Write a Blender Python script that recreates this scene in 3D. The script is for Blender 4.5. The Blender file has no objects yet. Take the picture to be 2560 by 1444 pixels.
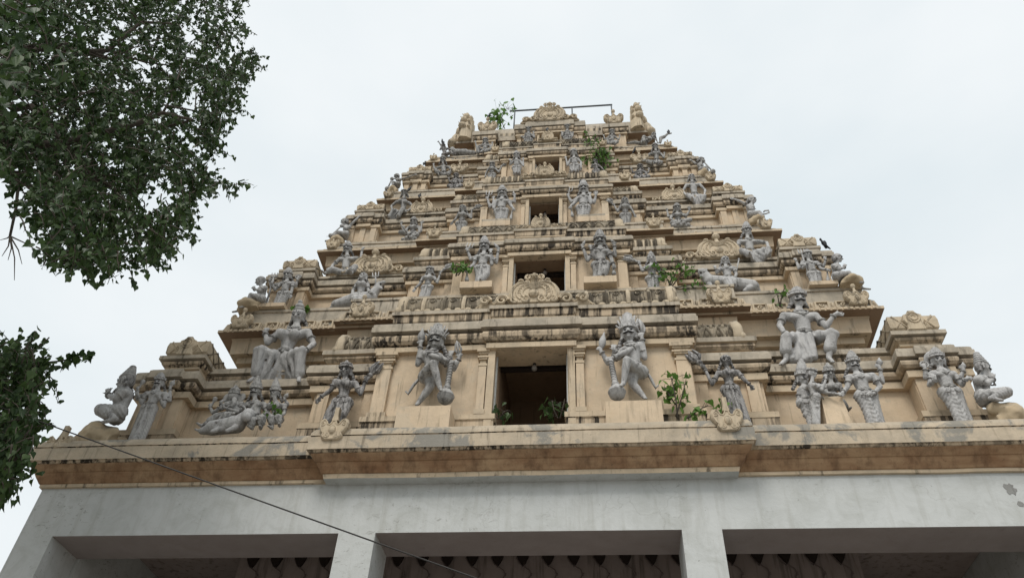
import bpy, bmesh, math, random
from mathutils import Vector, Matrix, noise
random.seed(7)
V = Vector
SC = bpy.context.scene
COL = SC.collection
# ------------------------------------------------------------------ camera
CX, CD, CZ = 0.842, 8.523, 1.6
YAW, PITCH, ROLL, FPX = -0.135003, 0.772576, 0.054029, 1964.4
fwd = V((math.sin(YAW)*math.cos(PITCH), math.cos(YAW)*math.cos(PITCH), math.sin(PITCH)))
r0 = V((math.cos(YAW), -math.sin(YAW), 0)); u0 = r0.cross(fwd)
c_, s_ = math.cos(ROLL), math.sin(ROLL)
CR = r0*c_+u0*s_; CU = u0*c_-r0*s_
CO = V((CX, -CD, CZ))
def at(px, py, Y):
    d = fwd+CR*((px-1280)/FPX)-CU*((py-722)/FPX)
    return CO+d*((Y-CO.y)/d.y)
cd = bpy.data.cameras.new('camera'); cam = bpy.data.objects.new('camera', cd); COL.objects.link(cam)
M = Matrix((CR, CU, -fwd)).transposed().to_4x4(); M.translation = CO; cam.matrix_world = M
cd.sensor_width = 36; cd.lens = 36*FPX/2560; cd.clip_end = 3000; cd.clip_start = 0.05
SC.camera = cam
# ------------------------------------------------------------------ node helpers
class NT:
    def __init__(s, name):
        s.m = bpy.data.materials.new(name); s.m.use_nodes = True; s.t = s.m.node_tree
        s.b = s.t.nodes['Principled BSDF']
    def n(s, typ, **kw):
        x = s.t.nodes.new(typ)
        for k, v in kw.items():
            if k in x.inputs.keys() if hasattr(x.inputs, 'keys') else False: x.inputs[k].default_value = v
            else: setattr(x, k, v)
        return x
    def l(s, a, b): s.t.links.new(a, b)
    def coord(s, kind='Object', scale=(1, 1, 1)):
        tc = s.n('ShaderNodeTexCoord'); mp = s.n('ShaderNodeMapping'); mp.inputs['Scale'].default_value = scale
        s.l(tc.outputs[kind], mp.inputs['Vector']); return mp.outputs['Vector']
    def noise(s, vec, scale, detail=4, rough=.55, dist=0):
        x = s.n('ShaderNodeTexNoise'); x.inputs['Scale'].default_value = scale; x.inputs['Detail'].default_value = detail
        x.inputs['Roughness'].default_value = rough; x.inputs['Distortion'].default_value = dist
        s.l(vec, x.inputs['Vector']); return x.outputs['Fac']
    def ramp(s, fac, p0, p1, v0=0., v1=1.):
        x = s.n('ShaderNodeMapRange'); x.inputs['From Min'].default_value = p0; x.inputs['From Max'].default_value = p1
        x.inputs['To Min'].default_value = v0; x.inputs['To Max'].default_value = v1; x.clamp = True
        s.l(fac, x.inputs['Value']); return x.outputs['Result']
    def mul(s, a, b, op='MULTIPLY'):
        x = s.n('ShaderNodeMath'); x.operation = op
        for i, q in enumerate((a, b)):
            if isinstance(q, (int, float)): x.inputs[i].default_value = q
            else: s.l(q, x.inputs[i])
        return x.outputs[0]
    def mix(s, fac, a, b):
        x = s.n('ShaderNodeMix'); x.data_type = 'RGBA'
        if isinstance(fac, (int, float)): x.inputs[0].default_value = fac
        else: s.l(fac, x.inputs[0])
        for i, q in ((6, a), (7, b)):
            if isinstance(q, tuple): x.inputs[i].default_value = (*q, 1)
            else: s.l(q, x.inputs[i])
        return x.outputs[2]
    def bump(s, h, strength=.3, dist=.01):
        x = s.n('ShaderNodeBump'); x.inputs['Strength'].default_value = strength; x.inputs['Distance'].default_value = dist
        s.l(h, x.inputs['Height']); s.l(x.outputs['Normal'], s.b.inputs['Normal'])
    def done(s, col, rough=.85):
        if isinstance(col, tuple): s.b.inputs['Base Color'].default_value = (*col, 1)
        else: s.l(col, s.b.inputs['Base Color'])
        s.b.inputs['Roughness'].default_value = rough
        s.b.inputs['Specular IOR Level'].default_value = .25
        return s.m
def plaster(name, base, streak=.4, lichen=.3, dirt=(.05, .04, .03), grey=(.22, .2, .165), sthr=.56, patch=0., patchcol=(.2, .2, .19)):
    t = NT(name); o = t.coord()
    st = t.coord(scale=(7, 7, .55))
    big = t.noise(o, .9, 3); med = t.noise(o, 4.5, 5, .6); fine = t.noise(o, 28, 4, .65)
    c = t.mix(t.ramp(big, .3, .7), base, tuple(x*.86 for x in base))
    c = t.mix(t.ramp(med, .35, .75, 0, .55), c, (base[0]*.72, base[1]*.70, base[2]*.66))
    if patch:
        c = t.mix(t.mul(t.ramp(t.noise(o, 1.7, 6, .62, .6), .53, .58), patch), c, patchcol)
    # lichen dirt on surfaces that face the sky
    g = t.n('ShaderNodeNewGeometry'); sp = t.n('ShaderNodeSeparateXYZ'); t.l(g.outputs['Normal'], sp.inputs[0])
    up = t.ramp(sp.outputs['Z'], .25, .8)
    li = t.ramp(t.noise(o, 3.2, 6, .68), .42, .66)
    c = t.mix(t.mul(t.mul(up, .85), t.ramp(med, .2, .6, .5, 1)), c, grey)
    c = t.mix(t.mul(li, lichen), c, grey)
    # rain streaks
    s1 = t.ramp(t.noise(st, 1.6, 5, .65, .2), sthr, sthr+.12)
    s2 = t.ramp(t.noise(o, 1.1, 3), .28, .55)
    c = t.mix(t.mul(t.mul(s1, s2), streak), c, dirt)
    c = t.mix(t.mul(t.ramp(fine, .62, .78), .45*min(1, streak+.3)), c, dirt)
    t.bump(t.mul(fine, t.mul(med, .6), 'ADD'), .35, .012)
    return t.done(c, .9)
CREAM = (.70, .555, .395)
M_wall = plaster('cream_plaster', CREAM, .6, .2, sthr=.545, patch=.55, patchcol=(.55, .46, .345))
M_fas = plaster('pale_plaster_band', (.65, .525, .375), .75, .34, sthr=.55)
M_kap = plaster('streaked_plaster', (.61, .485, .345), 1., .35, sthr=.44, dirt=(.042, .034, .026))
M_slab = plaster('weathered_slab', (.54, .47, .375), .7, .62, sthr=.53)
M_lip = plaster('cornice_lip', (.60, .50, .375), .55, .4, sthr=.56, patch=.85, patchcol=(.24, .235, .215))
M_dark = plaster('mossy_relief', (.40, .335, .245), .85, .45, sthr=.40, dirt=(.035, .028, .02))
M_orn = plaster('carved_ornament', (.64, .53, .385), .75, .32, sthr=.53)
M_rock = plaster('painted_rock', (.58, .46, .31), .45, .2, sthr=.6)
M_white = None
def white_wall():
    t = NT('white_lime_wash'); o = t.coord()
    big = t.noise(o, .8, 4, .6); st = t.noise(t.coord(scale=(6, 6, .5)), 1.2, 6, .65); mid = t.noise(o, 3.1, 6, .68, .8)
    c = t.mix(t.ramp(big, .3, .7), (.58, .592, .582), (.49, .505, .492))
    c = t.mix(t.ramp(mid, .45, .68, 0, .6), c, (.40, .41, .385))
    c = t.mix(t.ramp(st, .52, .72, 0, .55), c, (.36, .36, .325))
    reg = t.ramp(t.noise(o, .75, 2), .47, .60)
    sm = t.mul(t.ramp(t.noise(t.coord(scale=(1, 1, 1.7)), 8, 7, .72, 1.6), .58, .66), reg)
    c = t.mix(t.mul(sm, .75), c, (.15, .14, .115))
    c = t.mix(t.mul(t.ramp(t.noise(o, 26, 3, .6), .69, .74), .7), c, (.10, .09, .075))
    vo = t.n('ShaderNodeTexVoronoi'); vo.feature = 'DISTANCE_TO_EDGE'; vo.inputs['Scale'].default_value = .9
    tc = t.n('ShaderNodeTexCoord'); ns = t.n('ShaderNodeTexNoise'); ns.inputs['Scale'].default_value = 3; ns.inputs['Detail'].default_value = 6
    t.l(tc.outputs['Object'], ns.inputs['Vector']); ad = t.n('ShaderNodeVectorMath'); ad.operation = 'MULTIPLY_ADD'; ad.inputs[1].default_value = (.5, .5, .5)
    t.l(ns.outputs['Color'], ad.inputs[0]); t.l(tc.outputs['Object'], ad.inputs[2]); t.l(ad.outputs[0], vo.inputs['Vector'])
    cr = t.mul(t.ramp(vo.outputs['Distance'], .0, .006, 1, 0), t.ramp(t.noise(o, .9, 2), .5, .6))
    c = t.mix(t.mul(cr, .3), c, (.2, .19, .17))
    t.bump(t.mul(t.noise(o, 14, 6, .65), mid, 'ADD'), .35, .012)
    return t.done(c, .85)
M_white = white_wall()
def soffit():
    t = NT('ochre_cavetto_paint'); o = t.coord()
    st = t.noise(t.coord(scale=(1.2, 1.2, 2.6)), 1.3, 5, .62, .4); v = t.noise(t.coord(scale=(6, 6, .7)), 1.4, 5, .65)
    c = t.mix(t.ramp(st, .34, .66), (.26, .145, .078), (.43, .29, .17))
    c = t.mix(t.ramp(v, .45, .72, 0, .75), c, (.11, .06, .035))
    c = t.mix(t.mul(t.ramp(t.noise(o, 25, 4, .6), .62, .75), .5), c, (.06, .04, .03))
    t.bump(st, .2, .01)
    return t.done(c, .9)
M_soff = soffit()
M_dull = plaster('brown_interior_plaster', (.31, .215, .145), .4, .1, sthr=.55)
M_trimgap = NT('dark_trim_and_gap_shade').done((.03, .022, .018), .8)  # near-black for spearheads and sockets, and for the doorway gap shade
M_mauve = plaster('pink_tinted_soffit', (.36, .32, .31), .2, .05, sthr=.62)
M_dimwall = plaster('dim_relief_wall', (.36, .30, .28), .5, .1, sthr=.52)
M_reline = NT('dark_relief_line').done((.17, .135, .125), .9)
def statue_mat(name, base, black, thr):
    t = NT(name); o = t.coord()
    n1 = t.noise(o, 5, 5, .62); n2 = t.noise(t.coord(scale=(20, 20, 5)), 1., 5, .66); n3 = t.noise(o, 40, 3)
    c = t.mix(t.ramp(n1, .3, .7), base, tuple(x*.78 for x in base))
    c = t.mix(t.mul(t.ramp(n2, thr, thr+.18), black), c, (.045, .042, .04))
    c = t.mix(t.ramp(n3, .55, .8, 0, .5), c, tuple(x*.6 for x in base))
    t.bump(t.mul(n3, n1, 'ADD'), .5, .015)
    return t.done(c, .85)
G1 = statue_mat('grey_painted_stucco', (.50, .49, .48), .5, .49)
G2 = statue_mat('soot_stained_stucco', (.40, .385, .375), .85, .42)
G3 = statue_mat('weathered_grey_stucco', (.42, .41, .395), .65, .46)
M_black = NT('black_paint').done((.012, .011, .011), .5)
M_bird = NT('dark_feathers').done((.012, .014, .018), .6)
M_metal = NT('grey_steel_pipe').done((.10, .11, .12), .5)
M_wire = NT('black_cable_sheath').done((.035, .032, .03), .6)
M_bulb = NT('frosted_bulb_glass').done((.22, .20, .18), .3)
def leafmat(name, a, b, trans=.35):
    t = NT(name); o = t.coord()
    n = t.noise(o, 2.3, 3); i = t.n('ShaderNodeNewGeometry')
    c = t.mix(i.outputs['Random Per Island'], a, b)
    c = t.mix(t.ramp(n, .35, .7, 0, .5), c, tuple(x*.6 for x in a))
    t.done(c, .42); t.b.inputs['Specular IOR Level'].default_value = .25
    tr = t.n('ShaderNodeBsdfTranslucent'); t.l(c, tr.inputs['Color'])
    mx = t.n('ShaderNodeMixShader'); mx.inputs[0].default_value = trans
    out = t.t.nodes['Material Output']
    t.l(t.b.outputs[0], mx.inputs[1]); t.l(tr.outputs[0], mx.inputs[2]); t.l(mx.outputs[0], out.inputs['Surface'])
    return t.m
M_leaf = leafmat('peepal_leaf', (.026, .055, .016), (.082, .135, .042), .32)
M_fresh = leafmat('young_leaf', (.09, .20, .035), (.18, .32, .07), .4)
def bark():
    t = NT('grey_bark'); o = t.coord(scale=(8, 8, 2)); n = t.noise(o, 2, 5, .6)
    t.bump(n, .5, .02); return t.done(t.mix(n, (.05, .04, .032), (.13, .11, .09)), .9)
M_bark = bark()
# ------------------------------------------------------------------ mesh builder
class MB:
    def __init__(s): s.v = []; s.f = []; s.mi = []; s.cur = 0
    def add(s, vs, fs):
        b = len(s.v); s.v.extend([tuple(p) for p in vs])
        for f in fs: s.f.append([b+i for i in f]); s.mi.append(s.cur)
    def box(s, x0, x1, y0, y1, z0, z1):
        s.add([(x0, y0, z0), (x1, y0, z0), (x1, y1, z0), (x0, y1, z0), (x0, y0, z1), (x1, y0, z1), (x1, y1, z1), (x0, y1, z1)],
              [(0, 3, 2, 1), (4, 5, 6, 7), (0, 1, 5, 4), (1, 2, 6, 5), (2, 3, 7, 6), (3, 0, 4, 7)])
    def rings(s, rings, cap=True, closed=True):
        n = len(rings[0]); vs = [p for r in rings for p in r]; fs = []
        for k in range(len(rings)-1):
            for i in range(n if closed else n-1):
                j = (i+1) % n; fs.append((k*n+i, k*n+j, (k+1)*n+j, (k+1)*n+i))
        if cap and closed: fs.append(tuple(reversed(range(n)))); fs.append(tuple((len(rings)-1)*n+i for i in range(n)))
        s.add(vs, fs)
    def cone(s, a, b, r1, r2=None, n=10, q=3):
        a = V(a); b = V(b); r2 = r1 if r2 is None else r2
        d = b-a; L = d.length
        d = d/L if L > 1e-6 else V((0, 0, 1))
        x = d.orthogonal().normalized(); y = d.cross(x); R = []
        for k in range(q):
            t = (k+.35)/q*math.pi/2; R.append((a-d*r1*math.cos(t), r1*math.sin(t)))
        for k in range(q):
            t = (q-k-.35)/q*math.pi/2; R.append((b+d*r2*math.cos(t), r2*math.sin(t)))
        s.rings([[c+(x*math.cos(i*2*math.pi/n)+y*math.sin(i*2*math.pi/n))*r for i in range(n)] for c, r in R])
    def ell(s, c, r, rot=None, n=12, q=8):
        c = V(c); R = []
        for k in range(q):
            t = (k+.4)/(q-.2)*math.pi
            ring = []
            for i in range(n):
                p = V((r[0]*math.sin(t)*math.cos(i*2*math.pi/n), r[1]*math.sin(t)*math.sin(i*2*math.pi/n), -r[2]*math.cos(t)))
                ring.append(c+(rot @ p if rot else p))
            R.append(ring)
        s.rings(R)
    def tube(s, pts, r, n=6, closed=False):
        pts = [V(p) for p in pts]; m = len(pts); R = []
        rr = r if isinstance(r, (list, tuple)) else [r]*m
        px = None
        for i, p in enumerate(pts):
            a = pts[(i-1) % m] if (i or closed) else p; b = pts[(i+1) % m] if (i < m-1 or closed) else p
            d = (b-a).normalized()
            x = (px-d*px.dot(d)) if px is not None else d.orthogonal()
            if x.length < 1e-5: x = d.orthogonal()
            x.normalize(); px = x; y = d.cross(x)
            R.append([p+(x*math.cos(k*2*math.pi/n)+y*math.sin(k*2*math.pi/n))*rr[i] for k in range(n)])
        if closed: R.append(R[0])
        s.rings(R, cap=not closed)
    def lathe(s, c, prof, n=14, M=None):
        c = V(c); R = []
        for r, z in prof:
            ring = []
            for i in range(n):
                p = V((r*math.cos(i*2*math.pi/n), r*math.sin(i*2*math.pi/n), z)); ring.append(c+(M @ p if M else p))
            R.append(ring)
        s.rings(R)
    def prism(s, poly, y0, y1, bev=.0):
        n = len(poly)
        cx = sum(p[0] for p in poly)/n; cz = sum(p[1] for p in poly)/n
        R = [[(x, y1, z) for x, z in poly], [(x, y0+bev, z) for x, z in poly]]
        if bev: R.append([(x+(cx-x)*.06, y0, z+(cz-z)*.06) for x, z in poly])
        s.rings(R)
    def sweep(s, x0, x1, y0, y1, prof, L=1, R=1, B=1, wob=.006, capm=None):
        """moulding: rectangular plan grown by the offsets of a profile [(offset, z, material)]"""
        nx = max(1, int((x1-x0)/.28)); ny = max(1, int((y1-y0)/.5)); rings = []
        for off, z, *m in prof:
            a0, a1, b0, b1 = x0-off*L, x1+off*R, y0-off, y1+off*B
            ring = [(a0+(a1-a0)*i/nx, b0) for i in range(nx)]+[(a1, b0+(b1-b0)*i/ny) for i in range(ny)]
            ring += [(a1+(a0-a1)*i/nx, b1) for i in range(nx)]+[(a0, b1+(b0-b1)*i/ny) for i in range(ny)]
            rg = []
            for X, Y in ring:
                w = noise.noise(V((X*1.7, Y*1.7, z*1.3)))*wob; w2 = noise.noise(V((X*2.3+9, Y*2.3, z*.7)))*wob
                rg.append((X, Y+w2*.6, z+w))
            rings.append(rg)
        n = len(rings[0]); base = len(s.v); s.v.extend(p for r in rings for p in r)
        for k in range(len(rings)-1):
            m = prof[k][2] if len(prof[k]) > 2 else s.cur
            for i in range(n):
                j = (i+1) % n; s.f.append([base+k*n+i, base+k*n+j, base+(k+1)*n+j, base+(k+1)*n+i]); s.mi.append(m)
        lm = prof[-1][2] if len(prof[-1]) > 2 else s.cur
        s.f.append([base+i for i in reversed(range(n))]); s.mi.append(prof[0][2] if len(prof[0]) > 2 else s.cur)
        s.f.append([base+(len(rings)-1)*n+i for i in range(n)]); s.mi.append(lm)
    def mesh(s, name, mats, smooth=False, recalc=True):
        me = bpy.data.meshes.new(name); me.from_pydata(s.v, [], s.f)
        for m in (mats if isinstance(mats, (list, tuple)) else [mats]): me.materials.append(m)
        me.polygons.foreach_set('material_index', s.mi)
        if recalc:
            bm = bmesh.new(); bm.from_mesh(me); bmesh.ops.recalc_face_normals(bm, faces=bm.faces); bm.to_mesh(me); bm.free()
        if smooth: me.polygons.foreach_set('use_smooth', [True]*len(me.polygons))
        me.update(); return me
    def build(s, name, mats, parent=None, smooth=False, recalc=True):
        return link(name, s.mesh(name, mats, smooth, recalc), parent)
def link(name, me, parent=None):
    o = bpy.data.objects.new(name, me); COL.objects.link(o)
    if parent is not None: o.parent = parent
    return o
def tag(o, label=None, cat=None, group=None, kind=None):
    if label: o['label'] = label
    if cat: o['category'] = cat
    if group: o['group'] = group
    if kind: o['kind'] = kind
    return o
def empty(name, loc, label, cat, group=None):
    o = bpy.data.objects.new(name, None); COL.objects.link(o); o.location = loc; o.empty_display_size = .2
    return tag(o, label, cat, group)
def fuse(mb, vox, ripple=None, smooth=2):
    """voxel-fuse a set of overlapping volumes into one continuous skin"""
    me = mb.mesh('tmp', M_black); o = bpy.data.objects.new('tmp', me); COL.objects.link(o)
    md = o.modifiers.new('r', 'REMESH'); md.mode = 'VOXEL'; md.voxel_size = vox; md.use_smooth_shade = True
    dg = bpy.context.evaluated_depsgraph_get(); dg.update()
    out = bpy.data.meshes.new_from_object(o.evaluated_get(dg)); bpy.data.objects.remove(o); bpy.data.meshes.remove(me)
    bm = bmesh.new(); bm.from_mesh(out)
    for _ in range(smooth): bmesh.ops.smooth_vert(bm, verts=bm.verts, factor=.5, use_axis_x=True, use_axis_y=True, use_axis_z=True)
    if ripple:
        bm.normal_update()
        for v in bm.verts: v.co += v.normal*ripple(v.co)
    bm.to_mesh(out); bm.free(); out.materials.clear()
    out.polygons.foreach_set('use_smooth', [True]*len(out.polygons)); return out
# ------------------------------------------------------------------ the gateway tower
TM = [M_wall, M_fas, M_kap, M_slab, M_soff, M_lip, M_dark, M_orn, M_white, M_dull]
W_, FA, KA, SL, SO, LI, DK, OR, WH, DU = range(10)
tower = empty('gateway_tower', (0, 0, 0), 'tall stepped cream temple gateway tower on a white pillared porch', 'temple tower')
BACK = 8.6
def part(mb, name, parent=None, mats=TM, smooth=False): return mb.build(name, mats, parent or tower, smooth)
def ent(e, s, top=True):
    e0, e1, e2, e3 = e; h = e2-e1; d = e3-e2
    p = [(0, e0, W_), (.075*s, e0, FA), (.075*s, e1-.03, FA), (.03*s, e1-.03, FA), (.03*s, e1, KA), (.095*s, e1, KA), (.13*s, e1+.22*h, KA), (.14*s, e1+.5*h, KA),
         (.125*s, e1+.72*h, KA), (.085*s, e1+.84*h, KA), (.04*s, e1+.86*h, KA), (.04*s, e2, SL), (.16*s, e2, SL), (.162*s, e2+.5*d, SL), (.148*s, e2+.52*d, SL), (.145*s, e3-.03, SL), (.12*s, e3, SL)]
    if top: p.append((-.2*s, e3+.012, SL))
    return p
def wallprof(F, pB, e, s):
    return [(.09*s, F-.25, KA), (.09*s, pB-.13, KA), (.10*s, pB-.12, FA), (.10*s, pB-.03, FA), (.05*s, pB, W_), (0, pB, W_)]+ent(e, s)
def pilaster(mb, x, w, y, z0, z1, s, d=.05):
    c = mb.cur; h = z1-z0; mb.cur = W_
    mb.box(x-w*.36, x+w*.36, y-d, y+.02, z0, z1-.3*h*.9)
    mb.cur = FA
    a = z1-.27*h
    for (f, dz0, dz1, g) in ((.42, 0, .035, 1.1), (.30, .035, .10, .8), (.40, .10, .125, 1.15), (.52, .125, .15, 1.35), (.36, .15, .19, .9), (.47, .19, .215, 1.2), (.6, .215, .27, 1.5)):
        mb.box(x-w*f, x+w*f, y-d*g, y+.02, a+dz0*h+.001, a+dz1*h)
    mb.box(x-w*.5, x+w*.5, y-d*1.3, y+.02, z0-.02, z0+.05*h)
    mb.cur = c
def scroll(mb, x, z, y, r, turns, th, a0=0., dirn=1, n=22):
    pts = []
    for i in range(n):
        t = i/(n-1); a = a0+dirn*turns*2*math.pi*t; q = r*(1-.82*t)
        pts.append((x+q*math.cos(a), y, z+q*math.sin(a)))
    mb.tube(pts, [th*(1-.45*i/n) for i in range(n)], 5)
def arch(name, x, y, z, w, h, parent, finial='knob', ribs=True, wings=0., th=.10, mat=OR, label=None):
    """horseshoe gable ornament: lobed plate with raised rings, two scrolls and a finial"""
    mb = MB(); mb.cur = mat
    half = [(.20, 0), (.30, .03), (.37, .10), (.34, .18), (.41, .24), (.49, .36), (.515, .50), (.46, .61), (.37, .64), (.29, .57), (.24, .48), (.15, .46), (.09, .52), (.06, .60)] if not ribs else [(.27, 0), (.40, .02), (.49, .14), (.515, .30), (.49, .46), (.43, .59), (.345, .68), (.25, .715), (.16, .69), (.09, .635), (.05, .62)]
    poly = [(x+a*w, z+b*h) for a, b in half]+[(x-a*w, z+b*h) for a, b in reversed(half)]
    mb.prism(poly, y-th, y+th*.7, th*.3)
    yy = y-th
    def ring(f, t, k0=1):
        q = [(a*f, .30+(b-.30)*f) for a, b in half[k0:]]
        mb.tube([(x+a*w, yy, z+b*h) for a, b in q]+[(x-a*w, yy, z+b*h) for a, b in reversed(q)], t*w, 5)
    ring(.86, .030)
    if ribs: ring(.66, .026); ring(.47, .03)
    else: mb.tube([(x+w*.15*math.cos(t), yy, z+h*(.2+.2*math.sin(t))) for t in [-.6+(math.pi+1.2)*k/12 for k in range(13)]], w*.03, 5)
    for sg in (-1, 1):
        scroll(mb, x+sg*w*.17, z+h*.11, yy, w*.095, 1.3, w*.032, math.pi/2, sg)
        if ribs: scroll(mb, x+sg*w*.37, z+h*.09, yy, w*.08, 1.2, w*.030, math.pi/2, -sg)
        else: scroll(mb, x+sg*w*.36, z+h*.47, yy, w*.10, 1.3, w*.035, math.pi/2, -sg)
        if ribs: mb.ell((x+sg*w*.26, y-th*.7, z+h*.72), (w*.07, th*.6, h*.05), n=8, q=6)
    if ribs:
        for i in range(11):
            t = .15+(math.pi-.3)*i/10
            mb.cone((x+w*.26*math.cos(t), yy-.002, z+h*(.29+.20*math.sin(t))), (x+w*.36*math.cos(t), yy-.004, z+h*(.29+.28*math.sin(t))), w*.012, w*.018, 5, 1)
    mb.ell((x, yy, z+h*.27), (w*.11, th*.6, h*.12), n=10, q=6)
    if finial == 'knob':
        mb.lathe((x, y-th*.3, z+h*.60), [(w*.10, -.02), (w*.075, h*.05), (w*.05, h*.12), (w*.045, h*.20), (w*.08, h*.235), (w*.105, h*.30), (w*.085, h*.36), (w*.02, h*.40)], 10)
    elif finial == 'post':
        mb.prism([(x-w*.12, z+h*.58), (x+w*.12, z+h*.58), (x+w*.075, z+h*.75), (x+w*.075, z+h), (x-w*.075, z+h), (x-w*.075, z+h*.75)], y-th*.8, y+th*.5, .01)
    elif finial == 'face':
        c = V((x, y-th*.6, z+h*.80))
        mb.cone((x, y-th*.2, z+h*.6), c, w*.10, w*.08, 8, 2)
        mb.ell(c, (w*.085, th*.8, h*.085), n=10)
        for sg in (-1, 1):
            mb.ell(c+V((sg*w*.055, -th*.7, h*.025)), (w*.028, w*.025, w*.028), n=8, q=6)
            scroll(mb, c.x+sg*w*.125, c.z+h*.07, c.y, w*.065, 1.0, w*.032, math.pi/2, -sg)
            scroll(mb, c.x+sg*w*.125, c.z-h*.09, c.y, w*.065, 1.2, w*.030, -math.pi/2, sg)
            mb.cone(c+V((sg*w*.07, 0, h*.08)), c+V((sg*w*.11, 0, h*.17)), w*.035, w*.012, 6, 1)
        mb.ell(c+V((0, -th*.9, -h*.03)), (w*.03, w*.045, w*.035), n=8, q=6); mb.ell(c+V((0, 0, h*.12)), (w*.055, th*.6, h*.06), n=8, q=6)
    if wings:
        for sg in (-1, 1):
            for q, (dx, rr) in enumerate(((.66, .13), (1.0, .11))):
                scroll(mb, x+sg*w*dx*wings, z+h*.13, yy+.02, w*rr, 1.35, w*.04, math.pi if sg > 0 else 0, -sg)
            pts = [(x+sg*w*.46, y, z+h*.2), (x+sg*w*.6*wings, y-.02, z+h*.30), (x+sg*w*.82*wings, y-.02, z+h*.12), (x+sg*w*1.0*wings, y-.01, z+h*.24), (x+sg*w*1.2*wings, y, z+h*.03)]
            mb.tube(pts, [w*.06, w*.06, w*.045, w*.045, w*.03], 6)
            mb.prism([(x+sg*w*.4, z), (x+sg*w*1.15*wings, z), (x+sg*w*1.05*wings, z+h*.16), (x+sg*w*.8*wings, z+h*.12), (x+sg*w*.6*wings, z+h*.24), (x+sg*w*.42, z+h*.22)], y-th*.3, y+th*.4)
    o = part(mb, name, parent, smooth=False)
    if label: o['label'] = label
    return o
def barrel(x0, x1, y, z, r, h, style, parent, ends=(1, 1), seg=.30):
    """small carved barrel roof running along the facade"""
    mb = MB(); mb.cur = DK; n = 10
    def P(X, t, rr=1.): return (X, y-r*rr*math.cos(t), z+h*rr*math.sin(t))
    rings = []
    for X in (x0, x1):
        rings.append([P(X, -.35+ (math.pi+.2)*i/(n-1)) for i in range(n)]+[(X, y+r, z-.06), (X, y-r*.8, z-.06)])
    mb.rings(rings)
    L = x1-x0; m = max(2, round(L/seg)); th = [-.3, 0, .35, .7, 1.05, 1.4, 1.7]
    if style == 'bead':
        for i in range(m+1):
            X = x0+L*i/m; mb.cur = OR if i % 2 else DK
            mb.tube([P(X, t, 1.06) for t in th], r*.16, 6)
            if i < m:
                mb.cur = DK; Xc = X+L/m/2
                for q in (-.30, .30): mb.tube([P(Xc+q*L/m, t, 1.02) for t in th], r*.07, 5)
                scroll(mb, Xc-.02, z+h*.45, y-r*.98, L/m*.17, 1.4, r*.06, 0, 1, 14); mb.ell(P(Xc, .95, 1.), (L/m*.16, r*.10, h*.12), n=7, q=5)
                for q in (-.14, 0, .14): mb.ell(P(Xc+q*L/m, -.1, 1.0), (r*.08, r*.10, h*.16), n=6, q=5)
        mb.cur = OR
        mb.tube([P(x0, .95, 1.05), P(x1, .95, 1.05)], r*.08, 5)
        for i in range(m*2): mb.ell((x0+L*(i+.5)/m/2, y-r*1.0, z-.10), (L/m*.2, r*.2, .05), n=8, q=5)
    elif style == 'lattice':
        for i in range(m):
            X = x0+L*i/m; dx = L/m
            for sg in (1, -1):
                q = []
                for k in range(9):
                    f = k/8; q.append(P(X+dx*(f if sg > 0 else 1-f), -.25+1.75*f, 1.04))
                mb.cur = DK; mb.tube(q, r*.085, 5)
            mb.cur = DK; mb.ell(P(X+dx*.5, .02, .98), (dx*.17, r*.14, h*.20), n=8, q=6); mb.ell(P(X, .65, 1.0), (dx*.16, r*.13, h*.17), n=8, q=6)
            mb.ell(P(X, -.2, 1.0), (dx*.16, r*.15, h*.12), n=8, q=5)
            mb.cur = DK; mb.lathe((X+dx*.5, y-r*.1, z+h*.98), [(r*.14, 0), (r*.10, .04), (r*.02, .10)], 6)
        mb.cur = DK
        mb.tube([P(x0, 1.25, 1.04), P(x1, 1.25, 1.04)], r*.08, 5)
    else:
        for i in range(m*2+1):
            X = x0+L*i/m/2; mb.cur = DK if i % 2 else OR
            mb.tube([P(X, t, 1.03) for t in th], r*(.20 if i % 2 else .13), 6)
    o = part(mb, 'barrel_roof', parent, smooth=False)
    for e, X, sg in ((ends[0], x0, -1), (ends[1], x1, 1)):
        if not e: continue
        b = MB(); b.cur = OR
        ring = lambda xx, f: [(xx, y-r*1.15*f*math.cos(t), z+h*.1+h*1.12*f*math.sin(t)) for t in [-.5+(math.pi+1.)*i/14 for i in range(15)]]
        b.rings([ring(X-sg*.05, 1), ring(X+sg*.05, 1.04), ring(X+sg*.10, .9)])
        b.ell((X+sg*.08, y-r*.95, z-h*.18), (.055, r*.26, h*.26), n=9, q=6); b.tube([(X+sg*.085, y-r*.62*math.cos(t), z+h*.22+h*.6*math.sin(t)) for t in [k*.35 for k in range(10)]], r*.05, 5)
        b.build('gable_end', TM, o, True)
    return o
def frieze(mb, x0, x1, y, z0, z1, step):
    n = max(1, round((x1-x0)/step)); d = (x1-x0)/n
    for i in range(n):
        X = x0+d*(i+.5); mb.cur = OR
        for a, b, c2, e in ((-.36, .36, .0, .13), (-.36, .36, .86, .99), (-.36, -.27, .13, .86), (.27, .36, .13, .86)):
            mb.box(X+a*d, X+b*d, y-.022, y+.03, z0+(z1-z0)*c2, z0+(z1-z0)*e)
        scroll(mb, X, (z0+z1)/2, y-.01, (z1-z0)*.26, 1.2, .016, random.random()*6, 1, 12)
        mb.ell((X+.5*d, y, (z0+z1)/2), (.025, .03, (z1-z0)*.42), n=6, q=5)
def teeth(mb, x0, x1, y, z0, z1, step):
    n = int((x1-x0)/step)
    for i in range(n):
        X = x0+(x1-x0)*(i+.5)/n; mb.cur = FA; mb.box(X-step*.36, X+step*.30, y-.016, y+.02, z0+.004, z1-.006)
def both(x0, x1): return ((-x1, -x0), (x0, x1))
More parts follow.
